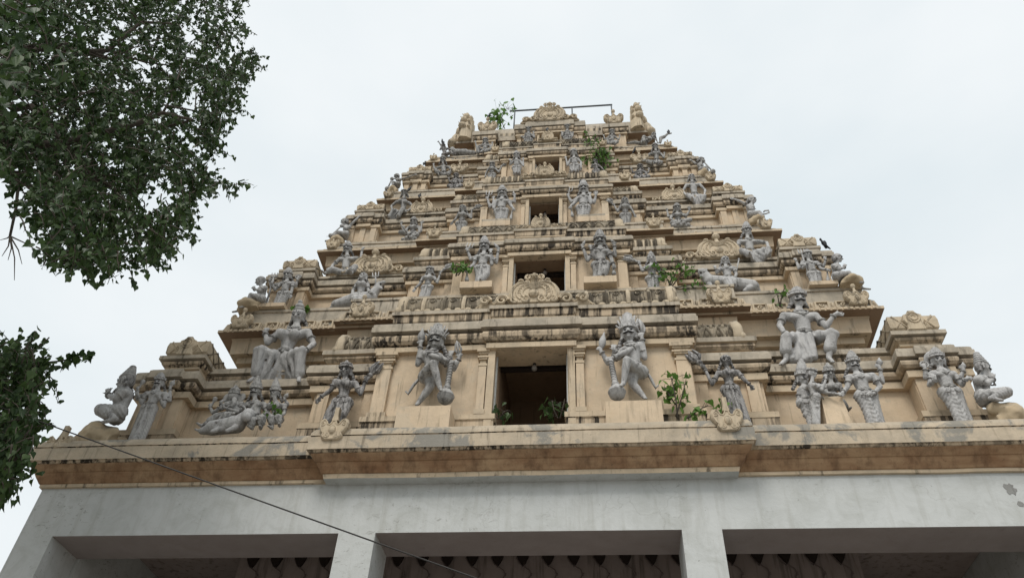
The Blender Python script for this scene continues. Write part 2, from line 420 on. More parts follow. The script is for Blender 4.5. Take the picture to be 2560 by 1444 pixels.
def tier(T):
    D, s, F = T['D'], T['s'], T['F']; e = T['e']; ko, ki = T['k']; pB = T['pB']; RY = D+.38*s+.02
    cxw = T['cx']-.16*s; CW = D+T['cd']; door = T['door']; ce = T['ce']; dt = T['dt']; ktop = T['z0']
    xi = T['dbx']+.15
    # main body of the storey, left and right of the central chamber, seen in the recesses
    for sg in (-1, 1):
        mb = MB(); x0, x1 = sorted((sg*xi, sg*(ko-.14*s-.22*s)))
        pr = [(0, ktop, W_)]+[(0, F-.02, W_)]+ent(tuple(z+.004 for z in e), s)
        mb.sweep(x0, x1, RY, BACK-RY, pr, L=0 if sg > 0 else 1, R=1 if sg > 0 else 0)
        mb.cur = W_
        if T['bench']:
            b0, b1, by = T['bench']; h = b1-b0
            mb.sweep(x0, x1, by, by+1.2, [(0, e[3]-.02, W_), (0, b0, KA), (.06, b0, KA), (.09, b0+.3*h, KA), (.05, b0+.5*h, KA), (.05, b0+.52*h, SL), (.11, b0+.54*h, SL), (.10, b1, SL), (-.1, b1+.01, SL)], L=0, R=0, B=0)
        part(mb, 'recess_wall')
    # corner turrets
    for sg in (-1, 1):
        x0, x1 = sorted((sg*(ki+.14*s), sg*(ko-.14*s))); y0 = D+.14*s; y1 = y0+(x1-x0)+.1
        mb = MB(); mb.sweep(x0, x1, y0, y1, wallprof(F, pB, e, s))
        for fx in (.13, .5, .87):
            X = x0+(x1-x0)*fx
            if T['kp'] == 'cap': pilaster(mb, X, .26*s, y0, pB+.01, e[0]-.002, s)
            else:
                mb.cur = W_; mb.box(X-.085*s, X+.085*s, y0-.035, y0+.02, pB+.005, e[0]-.003)
        mb.cur = SL; xc = (x0+x1)/2; wd = (x1-x0)*.17
        mb.sweep(xc-wd, xc+wd, y0-.05*s, y0+.2, [(p[0], p[1]+.006, p[2]) for p in ent(e, s)])
        kt = part(mb, 'corner_turret')
        a0, a1 = sorted((sg*(ki+.19*s), sg*(ko-.24*s))); b0 = y0+.09*s; ku0, ku1 = T['ku']; c0, c1 = T['cap']
        m2 = MB(); h = ku1-ku0
        m2.sweep(a0, a1, b0, y1, [(-.05*s, e[3]-.02, W_), (-.05*s, ku0-.04, W_), (.0, ku0-.04, FA), (.0, ku0, KA), (.05*s, ku0+.2*h, KA), (.06*s, ku0+.45*h, KA), (.03*s, ku0+.58*h, KA), (.03*s, ku0+.6*h, SL), (.10*s, ku0+.6*h, SL), (.10*s, ku1, SL), (-.04*s, ku1+.01, SL),
                                  (-.0*s, c0, W_), (.03*s, c0+.03, OR), (.06*s, c0+.2*(c1-c0), OR), (.07*s, c0+.6*(c1-c0), OR), (.06*s, c1-.05, OR), (.02*s, c1-.01, SL), (-.1*s, c1, SL)])
        n = 3; m2.cur = DK
        for face in (0, 1):
            for i in range(n):
                for g in (0, 1):
                    f0, f1 = (i/n, (i+1)/n) if g else ((i+1)/n, i/n)
                    if face == 0: p = [(a0+(a1-a0)*(f0+(f1-f0)*q/4), b0-.065*s-.004, c0+.05+(c1-c0-.1)*q/4) for q in range(5)]
                    else:
                        X = a1+.066*s+.003 if sg < 0 else a0-.066*s-.003
                        p = [(X, b0+(y1-b0)*(f0+(f1-f0)*q/4), c0+.05+(c1-c0-.1)*q/4) for q in range(5)]
                    m2.cur = DK if face else OR; m2.tube(p, (.009 if face else .012)*s+.003, 5)
                if face == 0: m2.ell((a0+(a1-a0)*(i+.5)/n, b0-.045*s, c0+.13*s), (.07*s, .03, .06*s), n=7, q=5)
        tr = part(m2, 'turret_roof', kt)
        m3 = MB(); m3.cur = OR; xc = (a0+a1)/2; hh = c1-ku1+.02
        pl = [(-.19, 0), (-.16, .3), (-.22, .5), (-.19, .78), (-.10, .85), (-.06, 1.), (.06, 1.), (.10, .85), (.19, .78), (.22, .5), (.16, .3), (.19, 0)]
        m3.prism([(xc+a*s*.68, ku1+b*hh) for a, b in pl], b0-.12*s, b0+.1, .02)
        for q in (.045, .085): m3.tube([(xc+q*s*math.cos(t), b0-.12*s, ku1+hh*.62+q*s*1.1*math.sin(t)) for t in [k*.5236 for k in range(12)]], .016, 5, True)
        m3.build('arch_ornament', TM, kt)
    # side bays with a small barrel roof
    for sg in (-1, 1):
        x0, x1 = sorted((sg*(cxw-.05), sg*(T['fx']-.14*s))); y0 = D-.05+.14*s
        ef = T.get('fe', tuple(z-.008 for z in e))
        mb = MB(); mb.sweep(x0, x1, y0, RY+.5, wallprof(F+.01, pB+.01, ef, s))
        mb.cur = W_
        for fx in (.16, .86) if sg > 0 else (.14, .84):
            X = x0+(x1-x0)*fx; mb.box(X-.09*s, X+.09*s, y0-.045*s, y0+.02, pB+.02, ef[0]-.004)
        sb = part(mb, 'side_bay')
        x0, x1 = sorted((sg*(cxw-.1), sg*(T['fux']-.10*s))); u0, u1 = T['fu']; y0 = D+.15*s+.06; h = u1-u0
        m2 = MB(); m2.sweep(x0, x1, y0, y0+.8*s+.1, [(-.03, e[3]-.03, W_), (-.03, u0, W_), (.02, u0, KA), (.07*s, u0+.25*h, KA), (.06*s, u0+.5*h, KA), (.05*s, u0+.55*h, FA), (.10*s, u0+.58*h, SL), (.10*s, u1, SL), (-.1, u1+.01, SL)])
        part(m2, 'roof_base', sb)
        f0, f1 = T['fsh']
        rr = (f1-f0)*.66
        barrel(x0+(0 if sg > 0 else .16*s), x1-(0 if sg < 0 else .16*s), y0+rr-.07*s, f0+.05, rr, f1-f0-.04, T['fst'], sb, ends=(sg < 0, sg > 0), seg=.185*s)
    # central bay with the doorway
    cb = MB()
    for sg in (-1, 1):
        x0, x1 = sorted((sg*door, sg*cxw)); cb.cur = W_
        cb.box(x0, x1, CW, CW+2.2, F-.2, ce[0]+.01)
        cb.cur = FA
        bx0, bx1 = sorted((sg*(door+.02), sg*(cxw+.02)))
        cb.sweep(bx0, bx1, CW-.03, CW+.2, [(.05*s, F-.05, KA), (.05*s, pB-.22, KA), (.07*s, pB-.2, FA), (.07*s, pB-.12, FA), (0, pB-.10, FA)])
        pilaster(cb, sg*(cxw-.12*s), .27*s, CW, pB-.1, ce[0]-.003, s, .07)
        # door jamb: flat strip and slender colonnette
        cb.cur = FA; a, b = sorted((sg*(door-.002), sg*(door+.10*s))); cb.box(a, b, CW-.09, CW+.004, F+.0, ce[0]-.012)
        pilaster(cb, sg*(door+.17*s), .15*s, CW, pB-.1, ce[0]-.006, s, .08)
        cb.cur = WH; a, b = sorted((sg*(door-.022), sg*(door+.01))); cb.box(a, b, CW+.05, CW+.10, F+.0, dt-.006)
    E_ = ent(ce, s)
    cb.cur = W_
    cb.sweep(-cxw, cxw, CW-.004, CW+.30, [(p[0], max(p[1], dt), p[2]) if i == 0 else p for i, p in enumerate(E_)], B=0)
    cb.sweep(-(T['dbx']-.15*s), T['dbx']-.15*s, CW-.075, CW+.29, [(p[0], p[1]-.035+(.0 if i else max(0, dt-ce[0])), p[2]) for i, p in enumerate(E_)], B=0)
    cbo = part(cb, 'central_bay')
    u0, u1, ux = T['U']; h = u1-u0; m2 = MB()
    uy = D-.1+.08*s
    up = [(-.04, ce[3]-.02, W_), (-.04, u0-.03, W_), (.03, u0-.03, FA), (.03, u0, KA), (.05*s, u0+.1*h, KA), (.055*s, u0+.6*h, KA), (.03, u0+.66*h, KA), (.08*s, u0+.68*h, SL), (.08*s, u1, SL), (-.15, u1+.012, SL)]
    m2.sweep(-(ux-.08*s), ux-.08*s, uy, uy+1.0*s+.2, up)
    m2.sweep(-ux*.27, ux*.27, uy-.05, uy+.2, [(o_, z_+.015, m_) for o_, z_, m_ in up])
    part(m2, 'roof_base', cbo)
    s0, s1 = T['sh']; r = (s1-s0)*.62
    barrel(-(T['shx']-.1*s), T['shx']-.1*s, uy+r+.10*s, s0+.09*(s1-s0), r, (s1-s0)*.9, T['cst'], cbo, seg=T['cseg'])
    # chamber behind the doorway
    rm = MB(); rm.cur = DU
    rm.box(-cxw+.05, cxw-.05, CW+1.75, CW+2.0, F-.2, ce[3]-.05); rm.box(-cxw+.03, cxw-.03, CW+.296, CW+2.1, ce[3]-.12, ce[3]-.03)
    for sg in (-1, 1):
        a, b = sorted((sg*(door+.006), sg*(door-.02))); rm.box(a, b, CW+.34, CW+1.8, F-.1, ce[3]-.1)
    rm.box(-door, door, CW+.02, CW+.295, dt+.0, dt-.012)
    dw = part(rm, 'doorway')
    if T['beam']:  # dark bar added in place of the shaded gap behind the soffit
        bm_ = MB(); bm_.box(-door, door, CW+.36, CW+.42, dt-.05, dt+.03); bm_.build('gap_shade_bar', M_trimgap, dw)
def eave(ex, ey, efx, efy, zd, zf, F, ornate, s):
    mb = MB()
    for q, (X, Y, dz, fr) in enumerate(((ex, ey, 0, zf), (efx, efy, .035, zf+.02))):
        a = zd+dz; top = F+(.0 if q == 0 else .06)
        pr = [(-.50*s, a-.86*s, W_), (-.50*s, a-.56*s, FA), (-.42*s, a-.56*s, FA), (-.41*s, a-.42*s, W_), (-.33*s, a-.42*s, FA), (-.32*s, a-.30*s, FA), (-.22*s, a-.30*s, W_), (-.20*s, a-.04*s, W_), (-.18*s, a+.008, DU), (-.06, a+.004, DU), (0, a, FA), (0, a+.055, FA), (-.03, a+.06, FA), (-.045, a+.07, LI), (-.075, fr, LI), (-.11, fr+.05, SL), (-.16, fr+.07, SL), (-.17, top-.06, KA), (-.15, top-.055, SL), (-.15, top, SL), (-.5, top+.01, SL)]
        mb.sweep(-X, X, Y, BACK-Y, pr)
    eo = part(mb, 'eave')
    if ornate:
        for (a, b), y_, dz in [(q, ey, 0) for q in both(efx+.02, ex-.1)]+[(q, efy, .035) for q in both(2.2, efx-.1)]:
            fz = MB(); fz.cur = LI; fz.box(a, b, y_+.068, y_+.09, zd+dz+.06, zf+dz-.03); fz.box(a, b, y_+.004, y_+.07, zd+dz+.005, zd+dz+.05)
            frieze(fz, a, b, y_+.055, zd+dz+.075, zf+dz-.01, .31); teeth(fz, a, b, y_, zd+dz, zd+dz+.055, .085); part(fz, 'carved_frieze', eo)
    else:
        for a, b in both(efx+.02, ex-.1):
            fz = MB(); fz.cur = LI; fz.box(a, b, ey+.052, ey+.08, zd+.075, zf-.01)
            for i in range(int((b-a)/.28)): fz.cur = FA; scroll(fz, a+.14+i*.28, zd+.5*(zf-zd)+.03, ey+.05, (zf-zd)*.25, 1., .013, i, 1, 10)
            part(fz, 'carved_frieze', eo)
    for sg in (-1, 1):
        arch('arch_ornament', sg*(ex-.36*s), ey-.0, zd+.07, .38*s*s**.4, .46*s, eo, ribs=False, th=.05)
        arch('arch_ornament', sg*(efx-.45*s), efy-.0, zd+.10, .40*s*s**.4, .50*s, eo, ribs=False, th=.05)
TI = [
 dict(D=.32, s=1., F=7.31, z0=7.0, pB=7.85, k=(6.04, 5.05), kp='flat', e=(8.39, 8.53, 8.68, 8.85), ku=(9.10, 9.27), cap=(9.29, 9.62), fx=3.32, fux=3.25, fu=(9.05, 9.25), fsh=(9.28, 9.62), fst='lattice',
      cx=2.385, cd=-.16, dbx=.72, door=.515, dt=8.87, ce=(8.87, 8.99, 9.20, 9.38), U=(9.58, 9.80, 2.20), sh=(10.02, 10.36), shx=2.2, cst='bead', cseg=.33, beam=1, bench=(9.03, 9.25, .90)),
 dict(D=1.27, s=.82, F=10.77, z0=8.8, pB=11.02, k=(5.09, 4.19), kp='flat', e=(11.47, 11.58, 11.72, 11.88), ku=(11.97, 12.11), cap=(12.13, 12.41), fx=2.49, fux=2.40, fu=(12.08, 12.28), fsh=(12.31, 12.57), fst='bars',
      cx=1.68, cd=-.12, dbx=.63, door=.46, dt=11.82, ce=(11.85, 11.96, 12.12, 12.25), U=(12.45, 12.64, 1.59), sh=(12.84, 13.08), shx=1.53, cst='lattice', cseg=.24, beam=1, bench=(11.97, 12.12, 1.72)),
 dict(D=2.08, s=.70, F=13.42, z0=11.8, pB=13.66, k=(4.28, 3.46), kp='flat', e=(14.08, 14.19, 14.34, 14.49), ku=(14.60, 14.73), cap=(14.75, 14.98), fx=2.10, fux=2.07, fu=(14.70, 14.90), fsh=(14.92, 15.15), fst='lattice',
      cx=1.45, cd=-.10, dbx=.52, door=.315, dt=14.41, ce=(14.51, 14.62, 14.72, 14.83), U=(14.99, 15.16, 1.37), sh=(15.40, 15.64), shx=1.32, cst='bars', cseg=.13, beam=1, bench=(14.60, 14.75, 2.45)),
 dict(D=2.82, s=.60, F=15.91, z0=14.4, pB=16.20, k=(3.54, 2.81), kp='cap', e=(16.50, 16.62, 16.77, 16.89), ku=(16.93, 17.02), cap=(17.04, 17.25), fx=1.68, fux=1.61, fu=(17.13, 17.31), fsh=(17.36, 17.60), fst='bars',
      cx=1.19, cd=-.08, dbx=.50, door=.29, dt=16.88, ce=(16.95, 17.05, 17.15, 17.28), U=(17.40, 17.53, 1.11), sh=(17.76, 17.98), shx=1.07, cst='lattice', cseg=.16, beam=0, bench=None)]
for T in TI: tier(T)
eave(5.42, .93, 3.38, .80, 10.15, 10.39, 10.77, True, 1.)
eave(4.56, 1.80, 2.52, 1.66, 13.02, 13.16, 13.42, False, .8)
eave(3.88, 2.48, 2.06, 2.36, 15.43, 15.57, 15.91, False, .7)
eave(3.17, 3.19, 1.62, 3.06, 17.75, 17.95, 18.16, False, .6)
arch('arch_ornament', 0, .34, 9.89, .80, .68, tower, 'face', wings=.95, th=.12)
arch('arch_ornament', 0, 1.22, 12.70, .36, .44, tower, wings=1.2, th=.07)
arch('arch_ornament', 0, 1.98, 15.29, .42, .50, tower, wings=1.0, th=.07)
arch('arch_ornament', 0, 2.72, 17.68, .30, .46, tower, wings=.7, th=.06)
for sg in (-1, 1):
    arch('arch_ornament', sg*3.25, 1.62, 12.10, .76, .66, tower, wings=.7, th=.08)
    arch('arch_ornament', sg*2.75, 2.40, 14.74, .52, .54, tower, wings=.8, th=.07)
    arch('arch_ornament', sg*2.20, 3.06, 17.02, .44, .52, tower, ribs=False, th=.07)
# top storey and roof
def top():
    F = 18.1; mb = MB(); s = .55
    for x0, x1 in both(.5, 2.3): mb.sweep(x0, x1, 3.75, BACK-3.75, [(0, 16.8, W_), (0, 19.06, DU)], L=0, R=0)
    part(mb, 'recess_wall')
    cb = MB(); CW = 3.44; e = (18.97, 19.06, 19.23, 19.47); dt = 18.93; door = .27
    for sg in (-1, 1):
        x0, x1 = sorted((sg*door, sg*.86)); cb.cur = W_; cb.box(x0, x1, CW, CW+1.5, F-.2, 18.98)
        cb.cur = FA; a, b = sorted((sg*(door-.002), sg*(door+.06))); cb.box(a, b, CW-.05, CW+.01, F, 18.96)
        pilaster(cb, sg*(door+.13), .12, CW, F+.2, 18.965, .6, .05); pilaster(cb, sg*.8, .14, CW, F+.2, 18.965, .6, .05)
    cb.sweep(-.86, .86, CW-.003, CW+1.4, ent(e, s)); cb.sweep(-.56, .56, CW-.05, CW+.3, [(o, z+.02, m) for o, z, m in ent(e, s)])
    cb.cur = DU; cb.box(-.8, .8, CW+.9, CW+1.0, F-.2, 18.96)
    for sg in (-1, 1):
        a, b = sorted((sg*.98, sg*1.36)); cb.cur = DK; cb.box(a, b, 3.62, 3.9, 18.6, 19.42)
        for q in range(5): cb.cur = OR if q % 2 else DK; X = a+(b-a)*(q+.5)/5; cb.box(X-.028, X+.028, 3.59, 3.63, 18.62, 19.40)
    c = part(cb, 'central_bay')
    for sg in (-1, 1):
        x0, x1 = sorted((sg*1.48, sg*1.97)); m = MB(); ee = (18.86, 18.95, 19.12, 19.31)
        m.sweep(x0, x1, 3.48, 4.3, [(0, F, W_)]+ent(ee, .6)); o = part(m, 'roof_turret')
        arch('arch_ornament', sg*1.70, 3.46, 19.32, .52, .66, o, ribs=False, th=.07)
    pf = MB(); pf.sweep(-2.76, 2.76, 3.56, BACK-3.56, [(-.6, 19.0, DU), (-.03, 19.03, DU), (0, 19.035, SL), (0, 19.13, SL), (-.4, 19.14, SL)])
    part(pf, 'roof_platform')
    vm = MB(); vm.cur = SL; R = []
    for X in (-2.2, 2.2): R.append([(X, 4.3-.72*math.cos(t), 19.12+1.1*math.sin(t)) for t in [math.pi*i/16 for i in range(17)]])
    vm.rings(R); part(vm, 'vault_roof')
    arch('arch_ornament', 0, 3.36, 19.45, .86, .90, tower, 'face', wings=.75, th=.09)
    # feathered gable fans standing at the two ends of the vault
    for sg in (-1, 1):
        f = MB(); f.cur = OR; X = sg*2.28
        def prof(t, rr): return (4.05-.70*rr*math.cos(t), 19.12+1.62*rr*math.sin(t)**.8 if math.sin(t) > 0 else 19.12)
        tp = lambda t: 1-.55*max(0, math.sin(t))
        ring = lambda dx, rr: [(X+dx*tp(math.pi*i/20), *prof(math.pi*i/20, rr)) for i in range(21)]
        f.rings([ring(-sg*.16, .80), ring(-sg*.05, .92), ring(sg*.12, .96), ring(sg*.2, .8)])
        for i in range(1, 13):
            t = math.pi*i/13; y_, z_ = prof(t, .97)
            k_ = tp(t); f.ell((X+sg*.12*k_, y_, z_), (.13*k_, .10, .115), n=8, q=6); f.cone((X+sg*.13*k_, y_, z_), (X+sg*(.13*k_+.09), y_-.04*math.cos(t), z_+.11), .05, .010, 6, 1)
            y2, z2 = prof(t, .66); y3, z3 = prof(t, .94)
            y4, z4 = prof(t, .45); f.cone((X-sg*.15*tp(t), y4, z4), (X-sg*.08*tp(t), y3, z3), .03, .048, 7, 2)
            f.cone((X+sg*.19, y2, z2), (X+sg*.16, y3, z3), .035, .05, 6, 1)
        g = part(f, 'gable_fan')
        k = MB(); k.cur = OR
        k.ell((sg*2.55, 3.72, 19.36), (.17, .16, .30), n=12); k.tube([(sg*2.52, 3.68, 19.5), (sg*2.50, 3.62, 19.72), (sg*2.44, 3.6, 19.86), (sg*2.38, 3.6, 19.84)], [.10, .09, .06, .02], 8)
        k.cone((sg*2.6, 3.66, 19.3), (sg*2.64, 3.62, 19.14), .12, .14)
        k.build('guardian_beast', TM, g, True)
top()
# base cornice over the porch
SPZ = 6.50
def base():
    mb = MB()
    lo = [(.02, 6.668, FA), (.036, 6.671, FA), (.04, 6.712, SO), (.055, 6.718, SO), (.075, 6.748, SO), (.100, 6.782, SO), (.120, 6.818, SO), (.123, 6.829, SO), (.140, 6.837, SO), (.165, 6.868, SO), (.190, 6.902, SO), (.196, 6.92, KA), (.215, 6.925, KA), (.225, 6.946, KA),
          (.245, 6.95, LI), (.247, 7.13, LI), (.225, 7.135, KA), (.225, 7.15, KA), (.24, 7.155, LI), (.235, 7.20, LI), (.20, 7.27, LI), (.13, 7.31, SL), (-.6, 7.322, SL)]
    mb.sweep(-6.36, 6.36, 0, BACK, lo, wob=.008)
    part(mb, 'base_cornice')
    m2 = MB()
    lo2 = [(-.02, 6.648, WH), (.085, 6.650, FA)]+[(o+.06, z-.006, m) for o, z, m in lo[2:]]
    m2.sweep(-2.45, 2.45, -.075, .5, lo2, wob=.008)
    c = part(m2, 'base_cornice')
    for sg in (-1, 1):
        arch('arch_ornament', sg*2.46, -.36, 7.06, .38, .50, c, 'post', ribs=False, th=.06)
        arch('arch_ornament', sg*6.30, -.16, 7.06, .36, .46, c, 'post', ribs=False, th=.06)
    p = MB(); p.cur = 0
    p.box(-6.36, 6.36, 0, .62, 6.003, 6.69)
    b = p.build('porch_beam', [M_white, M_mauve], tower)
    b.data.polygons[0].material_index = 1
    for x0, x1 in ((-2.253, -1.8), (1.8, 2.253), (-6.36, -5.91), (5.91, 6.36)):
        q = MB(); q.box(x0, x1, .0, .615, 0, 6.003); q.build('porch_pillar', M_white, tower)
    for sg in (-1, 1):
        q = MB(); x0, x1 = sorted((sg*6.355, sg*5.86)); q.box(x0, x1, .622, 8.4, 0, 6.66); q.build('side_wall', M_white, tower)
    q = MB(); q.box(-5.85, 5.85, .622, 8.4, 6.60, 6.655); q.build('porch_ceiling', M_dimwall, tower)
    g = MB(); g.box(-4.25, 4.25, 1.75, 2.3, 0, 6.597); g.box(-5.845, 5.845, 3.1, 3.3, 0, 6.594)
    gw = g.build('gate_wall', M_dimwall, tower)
    rl = MB()
    i = 0; x = -4.1
    while x < 4.1:
        for j in range(3):
            z = 6.27-j*.30; xx = x+(.175 if j % 2 else 0)
            rl.tube([(xx, 1.74, z+.32), (xx-.04, 1.73, z+.24), (xx+.02, 1.72, z+.14), (xx+.14, 1.72, z+.06), (xx+.175, 1.73, z-.02)], .009, 5)
        x += .35
    rl.build('scale_relief', M_reline, gw)
    sp = MB(); sp.prism([(-.085, .14), (.085, .14), (.08, .02), (.045, -.06), (0, -.12), (-.045, -.06), (-.08, .02)], -.03, .03); me = sp.mesh('spearhead', M_trimgap)
    x = -4.05
    while x < 4.1:
        o = link('spearhead', me, gw); o.location = (x, 1.72, SPZ); x += .35
base()
for sg, lab in ((-1, 'left'), (1, 'right')):
    q = MB(); q.sweep(min(sg*1.71, sg*1.0), max(sg*1.71, sg*1.0), -.27, .158, [(0, 7.30, 0), (0, 7.64, 0), (-.02, 7.655, 1), (-.1, 7.66, 1)])
    q.build('statue_pedestal', [M_wall, M_slab], tower)
    q = MB(); q.sweep(min(sg*1.32, sg*.77), max(sg*1.32, sg*.77), .79, 1.15, [(-.02, 10.83, 0), (0, 10.84, 0), (0, 10.985, 1), (-.1, 10.99, 1)]); q.build('statue_pedestal', [M_wall, M_slab], tower)
    q = MB(); q.sweep(min(sg*4.9, sg*4.44), max(sg*4.9, sg*4.44), 1.0, 1.5, [(0, 10.79, 0), (.0, 10.87, 0), (-.1, 10.875, 1)]); q.build('statue_pedestal', [M_wall, M_slab], tower)
    q = MB(); q.sweep(min(sg*1.24, sg*.66), max(sg*1.24, sg*.66), 1.70, 1.98, [(0, 13.45, 0), (0, 13.60, 1), (0, 13.655, 1), (-.1, 13.66, 1)]); q.build('statue_pedestal', [M_wall, M_slab], tower)
# ------------------------------------------------------------------ stucco figures
FA_ = dict(A=(200, 820, 4.814), B=(480, 740, 4.012), C=(960, 760, 4.813), D=(1420, 760, 4.246), E=(1900, 700, 3.611), G=(560, 580, 5.158), H=(1680, 540, 4.513), I=(980, 560, 4.814),
           P=(1260, 420, 2.49), J=(1080, 400, 7.219), K=(1400, 420, 7.219), L=(800, 400, 5.553), M=(1600, 380, 5.553), N=(940, 330, 7.221), O=(1280, 240, 7.6), Q=(1500, 240, 6.278), R=(1060, 240, 7.6))
def pt(fr, p, Y):
    ox, oy, s = FA_[fr]; return at(ox+p[0]/s, oy+p[1]/s, Y+(p[2] if len(p) > 2 else 0))
def crown(kind, c, Rm, H, ch=1.):
    mb = MB(); T = lambda x, y, z: c+Rm @ V((x*H, y*H, z*H))
    def lat(prof, base, n=12): mb.lathe(T(*base), [(r*H, z*H) for r, z in prof], n, Rm)
    if kind in ('kirita', 'flame', 'low'):
        pr = [(.078, 0), (.086, .012), (.080, .03), (.066, .036), (.074, .06*ch), (.070, .09*ch), (.056, .095*ch), (.060, .125*ch), (.046, .13*ch), (.048, .155*ch), (.028, .16*ch), (.034, .18*ch), (.010, .20*ch)]
        if kind == 'low': pr = pr[:7]+[(.03, .12*ch), (.012, .15*ch)]
        lat(pr, (0, .012, .034))
        for i in range(9 if kind != 'low' else 7):
            a = math.pi*(-.5+ (i-4)*.19)
            mb.cone(T(.08*math.cos(a), .012+.08*math.sin(a), .05), T(.086*math.cos(a), .012+.086*math.sin(a), .082), .014*H, .006*H, 5, 1)
        mb.tube([T(.083*math.cos(a), .012+.083*math.sin(a), .045) for a in [k*.524 for k in range(12)]], .010*H, 5, True)
    if kind == 'flame':
        for i in range(9):
            a = (i-4)*.32; mb.cone(T(.07*math.sin(a), .03, .06+.04*math.cos(a)), T(.115*math.sin(a), .02, .07+.16*math.cos(a)*ch), .024*H, .010*H, 5, 1)
    if kind == 'bun':
        mb.ell(T(0, .02, .035), (.078*H, .082*H, .060*H), Rm); mb.ell(T(0, .02, .115*ch), (.050*H, .05*H, .042*H), Rm)
        mb.tube([T(.05*math.cos(a), .02+.05*math.sin(a), .088) for a in [k*.524 for k in range(12)]], .014*H, 5, True)
        mb.ell(T(0, .02, .16*ch), (.028*H, .028*H, .03*H), Rm, n=8, q=6)
    if kind == 'turban':
        for i in range(5): mb.ell(T(.0, .02+.012*i, .045+.035*i*ch), ((.084-.012*i)*H, (.088-.012*i)*H, .03*H), Rm)
    if kind == 'cap': mb.ell(T(0, .012, .022), (.077*H, .086*H, .066*H), Rm)
    return mb
def head(c, mb, ears, Rm, H, beard=False):
    T = lambda x, y, z: c+Rm @ V((x*H, y*H, z*H))
    mb.ell(T(0, .008, .014), (.066*H, .078*H, .072*H), Rm); mb.ell(T(0, -.012, -.03), (.052*H, .058*H, .055*H), Rm)
    mb.cone(T(0, -.066, .012), T(0, -.086, -.018), .009*H, .014*H, 6, 2)
    mb.ell(T(0, -.055, -.066), (.024*H, .022*H, .018*H), Rm, n=8, q=6)
    for s in (-1, 1):
        mb.ell(T(s*.068, .01, -.005), (.012*H, .022*H, .034*H), Rm, n=8, q=6)
        if ears: mb.ell(T(s*.072, .0, -.052), (.015*H, .015*H, .022*H), Rm, n=7, q=5)
        mb.ell(T(s*.032, -.052, -.018), (.022*H, .02*H, .02*H), Rm, n=8, q=6)
    mb.ell(T(0, -.064, -.041), (.022*H, .012*H, .008*H), Rm, n=8, q=6)
    if beard:
        mb.cone(T(0, -.05, -.06), T(0, -.06, -.16), .04*H, .014*H, 8, 2)
def face(c, Rm, H, mous=False, mark=True):
    mb = MB(); T = lambda x, y, z: c+Rm @ V((x*H, y*H, z*H))
    for s in (-1, 1):
        mb.ell(T(s*.029, -.0665, .003), (.0125*H, .009*H, .0058*H), Rm, n=8, q=6)
        mb.tube([T(s*.010, -.073, .022), T(s*.027, -.070, .030), T(s*.047, -.056, .020)], [.003*H, .0042*H, .002*H], 5)
        if mous: mb.tube([T(0, -.080, -.030), T(s*.018, -.077, -.033), T(s*.036, -.066, -.036), T(s*.050, -.055, -.024)], [.007*H, .0095*H, .007*H, .003*H], 5)
    if mark: mb.ell(T(0, -.073, .042), (.004*H, .006*H, .013*H), Rm, n=6, q=5)
    return mb
def hand(mb, p, d, H, curl=.35, vox=.01):
    d = d.normalized(); up = V((0, -1, 0)) if abs(d.y) < .8 else V((0, 0, 1))
    x = d.cross(up).normalized(); nrm = x.cross(d)
    mb.cone(p-d*.012*H, p+d*.022*H, .024*H, .026*H, 8, 2)
    fr = max(.0088*H, vox*.85)
    for i, (o, l) in enumerate(((-1.5, .046), (-.5, .056), (.5, .052), (1.5, .040))):
        b = p+d*.03*H+x*o*.016*H; m = b+d*l*.5*H+x*o*.005*H; e_ = m+(d*(1-curl)+nrm*curl*-1.).normalized()*l*.55*H+x*o*.003*H
        mb.cone(b, m, fr, fr, 6, 2); mb.cone(m, e_, fr, fr*.85, 6, 2)
    t = p-x*.022*H; mb.cone(t, t+(d*.7-x*.8).normalized()*.042*H, fr*1.1, fr*.9, 6, 2)
